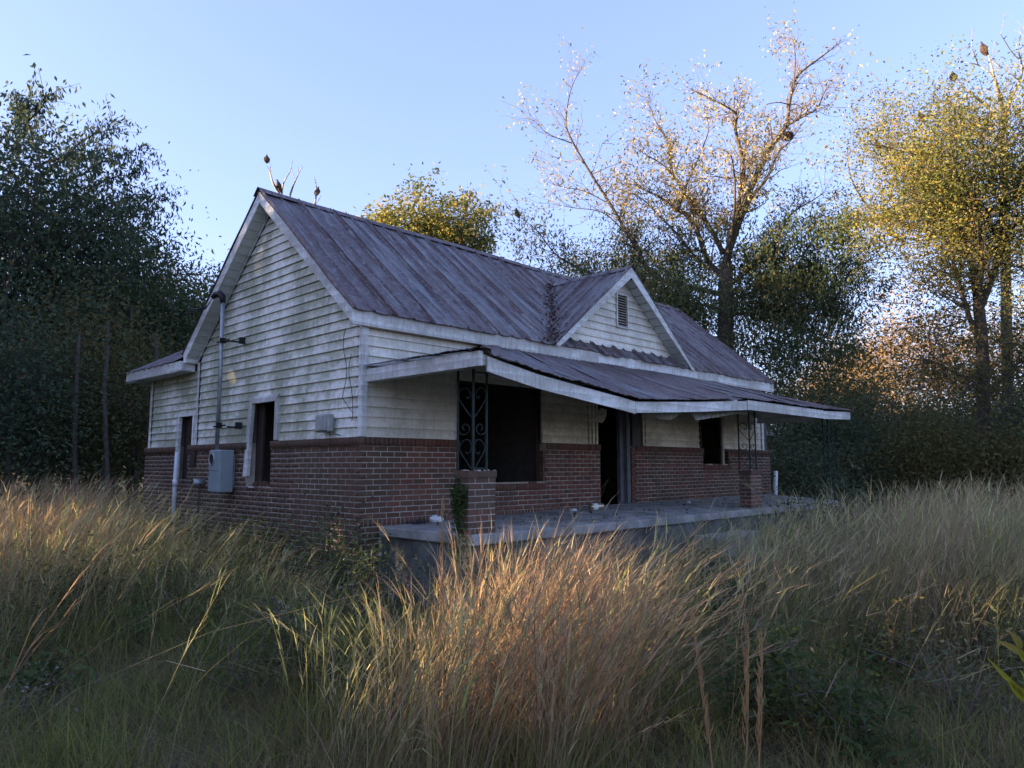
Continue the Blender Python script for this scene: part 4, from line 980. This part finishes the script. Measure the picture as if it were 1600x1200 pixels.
def bird(P,h,rz,label,wings=False):
    b=thing('vulture',tuple(P),label,'bird','vultures perched in the trees'); P=np.array(P)
    fx=np.array([math.cos(rz),math.sin(rz),0]); up_=np.array([0,0,1.])
    sp=[(-.28,-.30),(-.20,-.12),(-.10,.12),(.0,.35),(.06,.55),(.08,.68),(.10,.78)]; rd_=[.05,.10,.19,.23,.17,.09,.06]
    V,F=tube([P+h*(fx*a+up_*(c+.15)) for a,c in sp],np.array(rd_)*h,10)
    obj('body',V,F,M['bird'],b,smooth=True)
    V,F=tube([P+h*(fx*a+up_*(c+.15)) for a,c in ((.08,.74),(.12,.82),(.18,.84),(.26,.79))],np.array([.05,.065,.05,.015])*h,8); obj('head',V,F,M['bird_head'],b,smooth=True)
    sd=np.array([-fx[1],fx[0],0])
    for s in (-1,1):
        V,F=tube([P+h*(fx*a+up_*(c+.15)+sd*s*w_) for a,c,w_ in ((.04,.5,.15),(-.04,.25,.22),(-.14,.0,.18),(-.26,-.25,.08))],np.array([.08,.13,.10,.03])*h,8); obj('wing',V,F,M['bird'],b,smooth=True)
        V,F=tube([P+h*(fx*.0+up_*(.12)+sd*s*.07),P+h*(up_*-.02+sd*s*.06)],.02*h,5); obj('leg',V,F,M['bird_head'],b)
for (u,v,d,h,rz,lb) in ((1537,84,D3,.46,2.5,'dark vulture perched on the highest dead limb, top right'),(1490,127,D3,.42,.3,'dark vulture on the end of the leaning dead limb'),(1439,190,25,.42,1.,'brown vulture low at the left shoulder of the yellow tree'),(1372,235,25,.4,2.,'small vulture deep at the left edge of the yellow crown')):
    bird(W(u,v,d),h,rz,lb)
# dead tree behind the ridge
BT=thing('dead_tree',(*at(470,34),GZ),'bare dead tree whose twigs show just above the left end of the ridge','tree'); out=[]
def z8(x,y): return 370+x/8.42,220+y/8.42
for pl_,ra,rb_ in (([(900,4000),(850,2500),(800,1500)],.3,.2),([(800,1500),(600,900),(560,700),(475,550),(445,440),(400,330)],.1,.016),([(445,440),(440,350),(430,270)],.022,.01),([(800,1500),(620,900),(595,720),(610,580),(650,490),(710,380),(735,240)],.06,.012),([(800,1500),(700,950),(695,760),(740,600),(770,530),(820,420),(865,340)],.07,.014),([(770,530),(735,430),(720,350)],.025,.01),([(820,420),(800,330)],.018,.008),([(860,370),(840,300)],.012,.006),
   ([(850,1500),(1000,1000),(1020,850),(1040,760),(1045,640),(1040,570),(1018,470)],.07,.012),([(1020,850),(1035,780),(1050,720)],.03,.02),([(1020,860),(1070,790),(1105,720)],.025,.01),([(1040,570),(1050,530)],.012,.008)):
    P=catm([W(*z8(*q),34+(r_.uniform(-.5,.5) if k else 0)) for k,q in enumerate(pl_)],4); 
    if not out: P[0][2]=GZ-.1
    out.append((P,np.linspace(ra,rb_,len(P))))
joint_tubes('trunk',out,'bark_light',BT,5)
for (x,y,h,rz,lb) in ((392,292,.44,1.2,'vulture on the leftmost bare twig above the gable peak'),(548,668,.58,2.2,'vulture hunched just over the ridge near the peak'),(1060,722,.46,.5,'vulture on the separate twigs right of the peak')):
    u,v=z8(x,y); bird(W(u,v,34),h,rz,lb)
bird(W(808,340,24),.34,1.5,'small vulture at the tip of the lowest left twig of the bare-topped tree')
# russet trees lit far behind, and backdrop trees
for k,(u,d,vt,cr,lb) in enumerate(((1350,48,475,2.6,'small russet sunlit tree far behind, left of the gap of sky'),(1425,46,420,3.8,'russet sunlit tree far behind the right-hand trees'),(1500,50,480,4.4,'second russet sunlit tree behind the dark forked trunk'),(1590,47,470,4.2,'third russet sunlit tree at the right edge'),(1290,52,540,3.6,'low russet tree behind the porch end'))):
    tree('russet_tree',at(u,d),htop(vt,d),cr,lb,'lf_rust',40+k,14000,.17,clear=.2,clump=.6,bark='bark_light',cull=False)
for k,(u,d,vt,cr,lm,lb) in enumerate(((1275,22,640,1.9,'lf_dark','dense dark evergreen bush right behind the porch end'),(1345,21,625,1.7,'lf_dark','dark green bush beyond the far iron post'),(1405,24,600,2.0,'lf_mid','bushy green tree right of the far porch post'),(1470,19,640,1.6,'lf_olive','yellowish bush left of the forked trunk'),(1390,27,630,2.2,'lf_olive','brownish thicket tree behind the green bush'),
        (1565,17,660,1.5,'lf_olive','orange-tinged low bush around the forked trunk'),(1640,18,560,2.2,'lf_dark','dark bush at the right edge behind the grass'),(1490,27,640,2.2,'lf_dark','dark full tree behind the forked trunk'),(1240,19,690,1.2,'lf_dark','low dark shrub just beyond the house corner'),(1600,30,600,2.8,'lf_mid','green tree filling the right edge behind the trunk'),(1330,28,590,2.2,'lf_mid','green tree behind the far iron post'))):
    tree('shrub' if 'bush' in lb or 'shrub' in lb else 'broadleaf_tree',at(u,d),htop(vt,d),cr,lb,lm,60+k,int(5200*cr),.10,clear=.06,clump=.38,trunk_r=.06,depth=3)
BG=[tree('backdrop_tree',at(1700,48),9,4.2,'large full tree past the right edge of the backdrop','lf_dark',90,9000,.22,group='backdrop trees behind the yard',clear=.12,clump=.9,cull=False),
    tree('backdrop_tree',at(1780,52),8,4.0,'large olive tree past the right edge of the backdrop','lf_olive',91,9000,.22,group='backdrop trees behind the yard',clear=.12,clump=.9,cull=False)]
k=0
for u in range(-240,2000,62):
    for d,hh in ((33,1.),(43,1.15)):
        if 380<u<1180 and d<40: continue
        uu=u+random.uniform(-25,25); vt=655 if u>1150 else (470 if u<330 else 640)
        s=htop(vt+random.uniform(-55,60),d)/9.5*random.uniform(.9,1.1); s=max(.45,min(s,1.25)); p=at(uu,d+random.uniform(-3,3)); k+=1; rg='behind the left forest edge' if u<330 else ('hidden low behind the house' if u<1180 else 'behind the right-hand trees')
        copy_tree(BG[k%2],(p[0],p[1],GZ),random.uniform(0,6.28),s,('dark full' if k%2==0 else 'olive')+' tree in the '+('nearer' if d<40 else 'farther')+' backdrop row '+rg)
# trees west of the yard, outside the frame, that keep the low sun off it
ax=np.array([math.sin(SA),math.cos(SA)]); pr=np.array([-ax[1],ax[0]])
ws=[]
for k,t_ in enumerate(np.arange(-26,27,4.3)):
    c=np.array([-1.,-2.])+ax*(25+random.uniform(-2,2))+pr*t_
    if k%1==0: ws.append(c)
for k,c in enumerate(ws):
    hh=random.uniform(11.8,13.6)+(2 if pr@(c-np.array([-1,-2]))<-6 else 0)
    tree('west_tree',(c[0],c[1]),hh,3.6,'tall full tree of the row west of the yard','lf_dark',100+k,6500,.55,group='trees west of the yard',clear=.05,clump=.8,depth=3)
for k in range(13):  # unseen second row, added to stop sun patches on the brick wall
    c=np.array([-1.,-2.])+ax*(21+random.uniform(-1.5,1.5))+pr*(-25+k*4.1)
    tree('west_tree',(c[0],c[1]),random.uniform(6.3,7.6),2.6,'shorter bushy tree in front of the row west of the yard','lf_dark',140+k,5000,.45,group='trees west of the yard',clear=.03,clump=.7,depth=3)

# ------------------------------------------------------------------ grass
def blades(P,h,w_,lean,ldir,col,name,segs=4,curve=1.3,label='',tipc=1.0):
    n=len(P); ts=np.linspace(0,1,segs+1); a=rng.uniform(0,math.pi*2,n); S=np.stack([np.cos(a),np.sin(a),np.zeros(n)],1)
    Ld=np.stack([np.cos(ldir),np.sin(ldir),np.zeros(n)],1); rows_=[]
    for t_ in ts:
        x=lean*t_**curve*h; z=h*(t_-.18*np.minimum(lean,1.6)**2*t_**2)
        c=P+Ld*x[:,None]; c[:,2]=P[:,2]+z; ww=w_*(1-t_*.8)*(.5)
        if t_<.999: rows_.append(c-S*ww[:,None]); rows_.append(c+S*ww[:,None])
        else: rows_.append(c)
    V=np.stack(rows_,1); m_=V.shape[1]; base=np.arange(n)[:,None]*m_
    Q=[]
    for i in range(segs-1): Q.append(np.stack([base[:,0]+2*i,base[:,0]+2*i+1,base[:,0]+2*i+3,base[:,0]+2*i+2],1))
    i=segs-1; T_=np.stack([base[:,0]+2*i,base[:,0]+2*i+1,base[:,0]+2*i+2],1)
    F=np.concatenate([np.concatenate([q_[:,[0,1,2]],q_[:,[0,2,3]]]) for q_ in Q]+[T_])
    C=np.ones((n,m_,4)); C[:,:,:3]=col[:,None,:]
    return V.reshape(-1,3),F,C.reshape(-1,4),V
class GM:
    def __init__(s): s.V=[];s.F=[];s.C=[];s.n=0
    def add(s,V,F,C): s.V.append(V);s.F.append(F+s.n);s.C.append(C);s.n+=len(V)
    def build(s,name,label):
        V=np.concatenate(s.V);F=np.concatenate(s.F);C=np.concatenate(s.C)
        return tag(obj(name,V,F,M['grass'],None,attr=C),label,'grass',kind='stuff')
def inyard(P):
    x,y=P[:,0],P[:,1]
    return ~((x>-.06)&(x<L+.1)&(y>-.03)&(y<YB+.1)) & ~((x>.22)&(x<10.8)&(y>-1.75)&(y<.1)) & ~((x>4.7)&(x<6.25)&(y>-2.5)&(y<0))
TU=[-100,0,60,100,150,185,215,250,300,350,420,470,520,560,600,640,690,730,780,830,880,920,960,1060,1130,1200,1300,1400,1470,1600,1700]
TV=[735,745,738,735,750,785,770,790,800,810,838,872,900,925,935,925,900,862,828,820,836,860,858,830,795,780,775,752,742,752,750]
def scatter(n,dmin,dmax,u0=-140,u1=1740,pw=1.):
    d=(dmin**(2*pw)+rng.random(n)*(dmax**(2*pw)-dmin**(2*pw)))**(1/(2*pw)); u=rng.uniform(u0,u1,n)
    # uniform in angle and area: ground points by azimuth and distance
    F0=np.array([math.sin(YAW),math.cos(YAW)]); R0=np.array([math.cos(YAW),-math.sin(YAW)])
    l=(u-800)/FPX; P=EYE[:2]+d[:,None]*(F0+R0*l[:,None]); z=gz(P[:,0],P[:,1]); return np.concatenate([P,z[:,None]],1),u,d
STRAW=np.array([[.40,.275,.155],[.46,.33,.19],[.35,.21,.12],[.32,.23,.145],[.43,.26,.15]])
GREEN=np.array([[.16,.19,.045],[.21,.22,.058],[.125,.16,.042],[.23,.22,.08]])
def hmask(u,d,P):
    n1=vnoise(P[:,0],P[:,1],.9,1); n2=vnoise(P[:,0],P[:,1],2.6,2)
    # open trodden patch lower left and a low strip in front of the slab's near corner
    open_=np.clip((7.0-d)/.9,0,1)*np.clip((545-u)/60,0,1)
    open2=np.exp(-((u-590)/70)**2)*np.clip((9.5-d)/2,0,1)
    open3=np.clip((6.2-d)/1,0,1)*np.clip((u-900)/70,0,1)*.86+np.exp(-((u-1010)/120)**2)*np.clip((8.5-d)/2,0,1)*.35
    right=np.clip((u-1480)/60,0,1)*np.clip((5.6-d)/1,0,1)*.8
    return np.clip((n1*.6+n2*.9)-.62,0,1)*2.4*np.where(u<560,.75,1)*(1-open_)*(1-open2*.95)*(1-open3)*(1-right)
def tall(nc,per,dmin,dmax,w0,tuft,name,label,pw=1.,rad=.07,tw=1.15,ua=-140,ub=1740):
    C0,u,d=scatter(nc,dmin,dmax,ua,ub,pw=pw); mk=hmask(u,d,C0)+(.22 if per<3 else 0)
    core=np.exp(-((u-770)/150)**2-((d-4.5)/.9)**2)*1.8+np.exp(-((u-40)/150)**2-((d-8.5)/1.6)**2)*1.2
    mk=mk+core; k=(rng.random(nc)<mk)&(mk>.1); C0=C0[k]; nc=len(C0)
    cl=np.abs(rng.normal(.38,.22,nc)); cd_=rng.normal(-YAW,.6,nc)+(rng.random(nc)<.14)*rng.uniform(-2.5,2.5,nc); cf=vnoise(C0[:,0],C0[:,1],1.3,4)*1.5-.2+rng.normal(0,.28,nc); ch=rng.uniform(.72,1.08,nc); cm=rng.integers(0,5,nc); cb_=rng.uniform(.7,1.2,nc)
    m_=np.clip(rng.poisson(per,nc),3 if per>3 else 1,None); I=np.repeat(np.arange(nc),m_); n=len(I)
    off=rng.normal(0,rad,(n,2)); P=np.concatenate([C0[I,:2]+off,C0[I,2:]],1); P[:,2]=gz(P[:,0],P[:,1])
    k=inyard(P)&inyard(P+np.array([.12,.12,0])); P,I,off=P[k],I[k],off[k]; n=len(P); u,_,d=None,None,(P-EYE)@FW
    v_=P-EYE; u=800+FPX*(v_@RT)/d; dh=np.hypot(v_[:,0],v_[:,1])
    shift=np.clip(200/d,0,70)
    zt=EYE[2]-(np.interp(u+shift,TU,TV)-722)/FPX*d
    lim=np.clip(zt-P[:,2],.12,1.45)
    h=lim*np.clip(ch[I]*rng.normal(.92,.12,n),.3,1.06); h=np.where(rng.random(n)<.008,np.clip(lim*1.18,.3,1.6),h)
    h=np.minimum(h,1.5); kk=h>.22; P,I,off,h,u,d=P[kk],I[kk],off[kk],h[kk],u[kk],d[kk]; n=len(P)
    out_=off/rad*.10; lx=np.cos(cd_[I])*cl[I]+out_[:,0]+rng.normal(0,.19,n); ly=np.sin(cd_[I])*cl[I]+out_[:,1]+rng.normal(0,.19,n)
    lean=np.hypot(lx,ly); ld=np.arctan2(ly,lx); bent=rng.random(n)<.10; lean=np.where(bent,lean+rng.uniform(.3,.9,n),lean)
    h=h/(1-.18*np.minimum(lean,1.3)**2)
    c=STRAW[(cm[I]+(rng.random(n)<.25))%5]; g=GREEN[rng.integers(0,4,n)]*1.7
    sun_gold=np.exp(-((u-770)/190)**2-((d-4.5)/1.2)**2)+np.exp(-((u-40)/160)**2-((d-8.5)/2)**2)  # warm sunlight put into blade colour at the middle clump and left edge
    f=np.clip(cf[I]+rng.normal(0,.16,n)-.8*sun_gold,0,.9)[:,None]; grey=rng.random((n,1))*(1-.8*np.clip(sun_gold,0,1))[:,None]
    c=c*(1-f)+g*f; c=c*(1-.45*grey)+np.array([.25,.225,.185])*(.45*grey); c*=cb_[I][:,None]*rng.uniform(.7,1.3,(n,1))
    G_=GM(); wd=w0*rng.uniform(.6,1.4,n)
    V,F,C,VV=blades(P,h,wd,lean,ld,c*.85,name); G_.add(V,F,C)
    has=rng.random(n)<.75                               # feathery side spikes along the upper stem
    for q_ in range(tuft):
        j=np.where(has)[0]; m2=len(j); t_=rng.uniform(.42,.95,m2); x=lean[j]*t_**1.3*h[j]; z=h[j]*(t_-.18*np.minimum(lean[j],1.6)**2*t_**2)
        B=P[j]+np.stack([np.cos(ld[j])*x,np.sin(ld[j])*x,z],1); hh=rng.uniform(.06,.19,m2)*np.clip(h[j],.4,1.2)
        V,F,C,_=blades(B,hh,wd[j]*tw*rng.uniform(.7,1.5,m2),lean[j]*1.25+rng.uniform(0,.28,m2),ld[j]+rng.normal(0,.5,m2),np.clip(c[j]*rng.uniform(1.05,1.55,(m2,1)),0,.6),name,segs=2); G_.add(V,F,C)
    return G_.build(name,label)
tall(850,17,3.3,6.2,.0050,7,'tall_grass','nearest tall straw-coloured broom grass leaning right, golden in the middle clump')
tall(2300,15,5.8,11,.0048,5,'tall_grass','middle belt of tall grey-straw grass in front of the house and porch')
tall(6500,8,10.5,30,.0095,2,'tall_grass','far field of tall tawny grass up to the trees',pw=.8,rad=.12)
tall(1000,1.5,3.6,10,.006,9,'tall_grass','scattered stouter straw stems with seed tufts standing above the rest',tw=.55)
def low(n,dmin,dmax,w0,h0,h1,name,label,pw=1.,lm=1.,ua=-140,ub=1740):
    P,u,d=scatter(n,dmin,dmax,ua,ub,pw=pw); k=inyard(P); P,u,d=P[k],u[k],d[k]; n=len(P)
    a=vnoise(P[:,0],P[:,1],1.3,7); bb=vnoise(P[:,0],P[:,1],3.5,8)
    h=(h0+(h1-h0)*rng.random(n)**1.5)*(.5+.9*bb)
    zt=EYE[2]-(np.interp(u,TU,TV)+25-722)/FPX*d; h=np.minimum(h,np.clip(zt-P[:,2],.05,2))
    k=rng.random(n)<.35+.9*bb; P,u,d,h,a=P[k],u[k],d[k],h[k],a[k]; n=len(P)
    lean=np.abs(rng.normal(.6,.4,n))*lm; ld=rng.uniform(0,6.28,n)
    g=GREEN[rng.integers(0,4,n)]; s=STRAW[rng.integers(0,5,n)]*.6; f=np.clip(a[:,None]*1.2-.55+rng.normal(0,.3,(n,1)),0,1); c=g*(1-f*.7)+s*f*.7; c*=rng.uniform(.6,1.45,(n,1))
    G_=GM(); V,F,C,_=blades(P,h,w0*rng.uniform(.6,1.4,n),lean,ld,c,name,segs=3); G_.add(V,F,C); return G_.build(name,label)
low(44000,2.6,7.2,.0075,.06,.34,'low_grass','tangled short green and brown grass in the near foreground')
low(60000,6,14,.010,.15,.6,'low_grass','short dark green undergrowth below the tall grass around the house')
low(26000,13,40,.022,.15,.7,'low_grass','coarse low growth over the far part of the yard',pw=.8)
tall(1400,8,3.5,26,.011,1,'tall_grass','tall tawny grass continuing past the right edge of the view',pw=.8,rad=.1,ua=1740,ub=3000)
tall(1100,9,3.5,22,.011,1,'tall_grass','tall tawny grass continuing past the left edge of the view',pw=.8,rad=.1,ua=-1100,ub=-140)
low(9000,2.6,24,.018,.1,.45,'low_grass','low growth continuing past the right edge of the view',pw=.8,ua=1740,ub=3000)
low(7000,2.6,22,.018,.1,.45,'low_grass','low growth continuing past the left edge of the view',pw=.8,ua=-1100,ub=-140)
# flattened straw litter
P,u,d=scatter(16000,2.6,7); k=inyard(P); P=P[k]; n=len(P); G_=GM()
V,F,C,_=blades(P+np.array([0,0,.02]),rng.uniform(.05,.3,n),np.full(n,.004),rng.uniform(1.2,2.2,n),rng.uniform(0,6.28,n),STRAW[rng.integers(0,5,n)]*rng.uniform(.4,.9,(n,1)),'x',segs=2,curve=1.); G_.add(V,F,C); G_.build('straw_litter','dry flattened straw stalks on the ground')
# ---- weeds and small plants
def weed(u,v,d,rad,ht,nl,mk,name,label,cat='plant',ls=.05,asp=.4,stems=8,ground=True,drp=.1,group=None,flw=0):
    p=W(u,v,d); p[2]=float(gz(p[0],p[1])) if ground else p[2]
    t_=thing(name,tuple(p),label,cat,group); r_=np.random.default_rng(int(u*7+v)); st=[];C=[]
    for k in range(stems):
        e=p+np.array([r_.normal(0,rad*.6),r_.normal(0,rad*.6),ht*r_.uniform(.6,1.05)]); m_=(p+e)/2+r_.normal(0,rad*.2,3); P=catm([p+r_.normal(0,rad*.15,3)*[1,1,0],m_,e],4); st.append((P,np.linspace(.006,.002,len(P))))
        for q_ in P[1:]: C.append(q_+r_.normal(0,rad*.28,(max(1,nl//(stems*7)),3)))
    joint_tubes('stem',st,'twig',t_,4); C=np.concatenate(C); leaves(C,M[mk],'foliage',t_,ls,asp,drp)
    if flw:
        S=np.array([q_[-1] for q_,_ in st]); Fp=S[r_.integers(0,len(S),flw)]+r_.normal(0,rad*.35,(flw,3)); leaves(np.repeat(Fp,5,0)+r_.normal(0,.004,(flw*5,3)),M['petal'],'blossom',t_,.013,.6,-.2)
    return t_
weed(552,800,8.9,.34,1.25,520,'lf_grey','corner_shrub','thin grey-leaved shrub growing up against the brick corner','shrub',.075,.35,16)
weed(520,850,8.0,.38,.95,1500,'lf_weed','leafy_weed','bright green leafy weed mound below the brick corner','plant',.06,.3,22)
weed(585,880,7.6,.34,.8,1100,'lf_weed','leafy_weed','green weed with tiny white flowers left of the slab corner','plant',.055,.3,18,flw=18)
weed(330,850,9.5,.4,.75,900,'lf_vine','leafy_weed','dark leafy weed under the meter box','plant',.07,.4,14)
weed(410,850,9.0,.45,.8,1100,'lf_vine','leafy_weed','dark weeds against the brick between meter and corner','plant',.07,.4,16)
weed(780,870,6.9,.3,.6,900,'lf_vine','leafy_weed','dark green weed below the near brick pillar','plant',.07,.3,14,)
weed(250,830,11,.3,.8,500,'lf_grey','leafy_weed','grey-green weed by the white pipe','plant',.07,.35,10,flw=10)
weed(130,930,7.,.5,.8,1200,'lf_vine','leafy_weed','dark leafy weed patch amid the left grass, small white flowers','plant',.06,.3,18,flw=24)
weed(290,900,7.4,.4,.7,700,'lf_grey','aster_plant','white-flowered aster left of centre behind the leaning grass','plant',.05,.25,14,flw=30)
weed(437,1010,5.6,.14,.55,160,'lf_grey','aster_plant','small cluster of white asters in the green grass, centre left','plant',.04,.25,7,flw=22)
weed(545,985,6.,.15,.6,160,'lf_grey','aster_plant','white aster cluster left of the golden clump','plant',.04,.25,7,flw=14)
weed(590,950,6.6,.15,.6,160,'lf_grey','aster_plant','pale aster cluster in front of the weedy corner','plant',.04,.25,7,flw=14)
weed(40,1090,4.6,.3,.25,300,'lf_grey','aster_plant','low white-flowered plant at the lower left edge','plant',.05,.25,10,flw=22)
weed(60,1040,5.2,.3,.2,240,'lf_vine','broadleaf_weed','broad-leaved low weed in the left foreground','plant',.09,.5,10)
weed(740,840,5.2,.02,.02,1,'lf_weed','tiny_weed','tiny weed hidden in the golden clump','plant',.02,.3,2) if False else None
weed(1180,1090,4.6,.4,.55,800,'lf_vine','leafy_weed','dark leafy weed in the right foreground below tall stalks','plant',.07,.4,16)
weed(1330,1120,4.2,.4,.5,700,'lf_vine','leafy_weed','dark weed clump in the lower right foreground','plant',.07,.35,14)
weed(1560,980,5.6,.5,.6,1100,'lf_grey','leafy_weed','feathery grey-green weeds at the right edge','plant',.07,.22,18)
weed(1500,1080,4.7,.4,.45,700,'lf_grey','leafy_weed','feathery weeds lower right, nearer the camera','plant',.06,.22,14)
weed(1300,800,13,.8,1.1,1600,'lf_dark','leafy_weed','dark tangle below the far end of the porch','plant',.09,.4,18)
r2=np.random.default_rng(44); spots_=[]
while len(spots_)<26:
    d=r2.uniform(4.2,12); u=r2.uniform(-20,1620); p=W(u,800,d); p[2]=0
    if not inyard(p[None])[0] or abs(u-770)<150 and d<6.5 or p[0]>-.4 and p[1]>-2.2 and p[0]<11.5 and p[1]<8: continue
    spots_.append((u,d))
for k,(u,d) in enumerate(spots_):
    mk_=('lf_vine','lf_grey','lf_olive','lf_weed')[k%4]
    weed(u,850,d,r2.uniform(.18,.4),r2.uniform(.35,.7)*(1 if d<8 else 1.2),int(r2.uniform(250,600)),mk_,'leafy_weed',('dark green','grey-green','olive brown','fresh green')[k%4]+' weed poking up in the '+('near' if d<7 else 'farther')+' grass '+('left of the house corner' if u<560 else 'in front of the porch' if u<1100 else 'right of the porch'),'plant',.05,r2.uniform(.22,.45),9,group='weeds scattered through the grass')
# vine on the near pillar
vt=thing('climbing_vine',(.30,-1.70,-.6),'green vine climbing the left face of the near brick pillar','vine'); st=[];C=[]
r_=np.random.default_rng(3)
for k in range(7):
    P=catm([np.array([.24+r_.uniform(-.02,.03),-1.68+r_.uniform(0,.16),-.75]),np.array([.225,-1.62+r_.uniform(-.05,.1),-.1]),np.array([.235,-1.58+r_.uniform(-.06,.1),.25]),np.array([.235,-1.56+r_.uniform(-.07,.08),.40+r_.uniform(0,.2)])],5); st.append((P,np.linspace(.005,.003,len(P))))
    for q_ in P[4:]:
        m_=14 if q_[2]>.22 else (3 if q_[2]>-.1 else 9); C.append(q_+r_.normal(0,.035 if q_[2]>-.1 else .09,(m_,3))*[.5,1,1]-[.02,0,0])
joint_tubes('stem',st,'twig',vt,4); leaves(np.concatenate(C),M['lf_vine'],'foliage',vt,.045,.6,.3)
# leaf litter in the roof valley
C=[]
for k in range(420):
    s=r_.random()**1.6; y=YF+s*(1.85-YF); x=XD-xv(y)+r_.normal(0,.06+.05*(1-s)); C.append((x,y,max(zroof(y),ZD-SD_*abs(x-XD))+.03+r_.uniform(0,.02)))
leaves(np.array(C),M['lf_litter'],'leaf_litter',DR,.055,.5,.2,kind='stuff')
C=np.stack([r_.uniform(.4,10.4,150),-1.6*r_.random(150)**.6,np.zeros(150)],1); C[:,2]=.015+.09*np.clip(C[:,0]/4.6,0,1)*(1+C[:,1]/1.67)+r_.uniform(0,.01,150)
leaves(C,M['lf_litter'],'leaf_litter',PO,.05,.5,-.1,kind='stuff')
# single tall golden stalks and the yellow sapling at the right edge
for k,(u,vb,vt_,d,lean_,lb) in enumerate(((690,1190,780,3.9,.0,'single very tall straw stalk standing in front of the near pillar'),(1118,1210,968,3.4,-.22,'left one of three thick golden stalks, right foreground'),(1160,1210,990,3.5,.05,'middle one of three thick golden stalks, right foreground'),(1178,1215,1000,3.45,.08,'right one of three thick golden stalks, right foreground'),(392,0,0,0,0,''))):
    if not d: continue
    A=W(u,vb,d); A[2]=float(gz(A[0],A[1])); B=W(u,vt_,d)+RT*lean_*.5; A=A+RT*0; mb=MB(); P=catm([A,A+(B-A)*.5+RT*.01,B],8); mb.tube(P,np.linspace(.0055,.002,len(P)),5,False)
    for q_ in range(40):
        t_=r_.uniform(.35,1); p=A+(B-A)*t_; e=p+np.array([0,0,r_.uniform(.05,.12)])+r_.normal(0,.012,3); mb.tube([p,(p+e)/2+r_.normal(0,.004,3),e],[.003,.0035,.0008],4,False)
    M.setdefault('stalk',plain('golden_stalk',(.34,.20,.09),.7)); tag(mb.build('grass_stalk',M['stalk']),lb,'grass stalk','single tall stalks')
yp=thing('yellow_sapling',(*W(1610,1190,2.6)[:2],GZ),'sapling with bright yellow leaves poking in at the right edge','plant')
A=W(1625,1150,2.6); A[2]=GZ; joint_tubes('stem',[(catm([A,W(1612,1100,2.5),W(1606,1040,2.45),W(1600,1010,2.4)],4),.004)],'twig',yp,4)
def bigleaf(A,B,wd,nrm_,mk='lf_yellow'):
    A,B=np.array(A),np.array(B); D=B-A; l=np.linalg.norm(D); D/=l; S=np.cross(D,nrm_); S/=np.linalg.norm(S); N=np.cross(S,D); V=[];n_=8
    for i in range(n_+1):
        t_=i/n_; ww=wd*math.sin(math.pi*min(1,t_**.8))*.5+.0005; c=A+D*l*t_-N*.10*l*t_*t_
        V+= [c-S*ww+N*ww*.35,c,c+S*ww+N*ww*.35]
    F=[(i*3+j,i*3+j+1,i*3+j+4,i*3+j+3) for i in range(n_) for j in (0,1)]
    obj('leaf',V,F,M[mk],yp)
nv=-FW
for (a,b_,wd) in (((1603,1025),(1562,1000),.022),((1597,1014),(1581,988),.02),((1604,1035),(1590,1015),.016),((1606,1100),(1572,1062),.022),((1604,1085),(1585,1070),.02),((1612,1080),(1600,1050),.02),((1600,1085),(1548,1036),.016),((1615,1020),(1625,985),.02)):
    bigleaf(W(*a,2.42),W(*b_,2.36+random.uniform(-.03,.03)),wd,nv+rng.normal(0,.3,3))
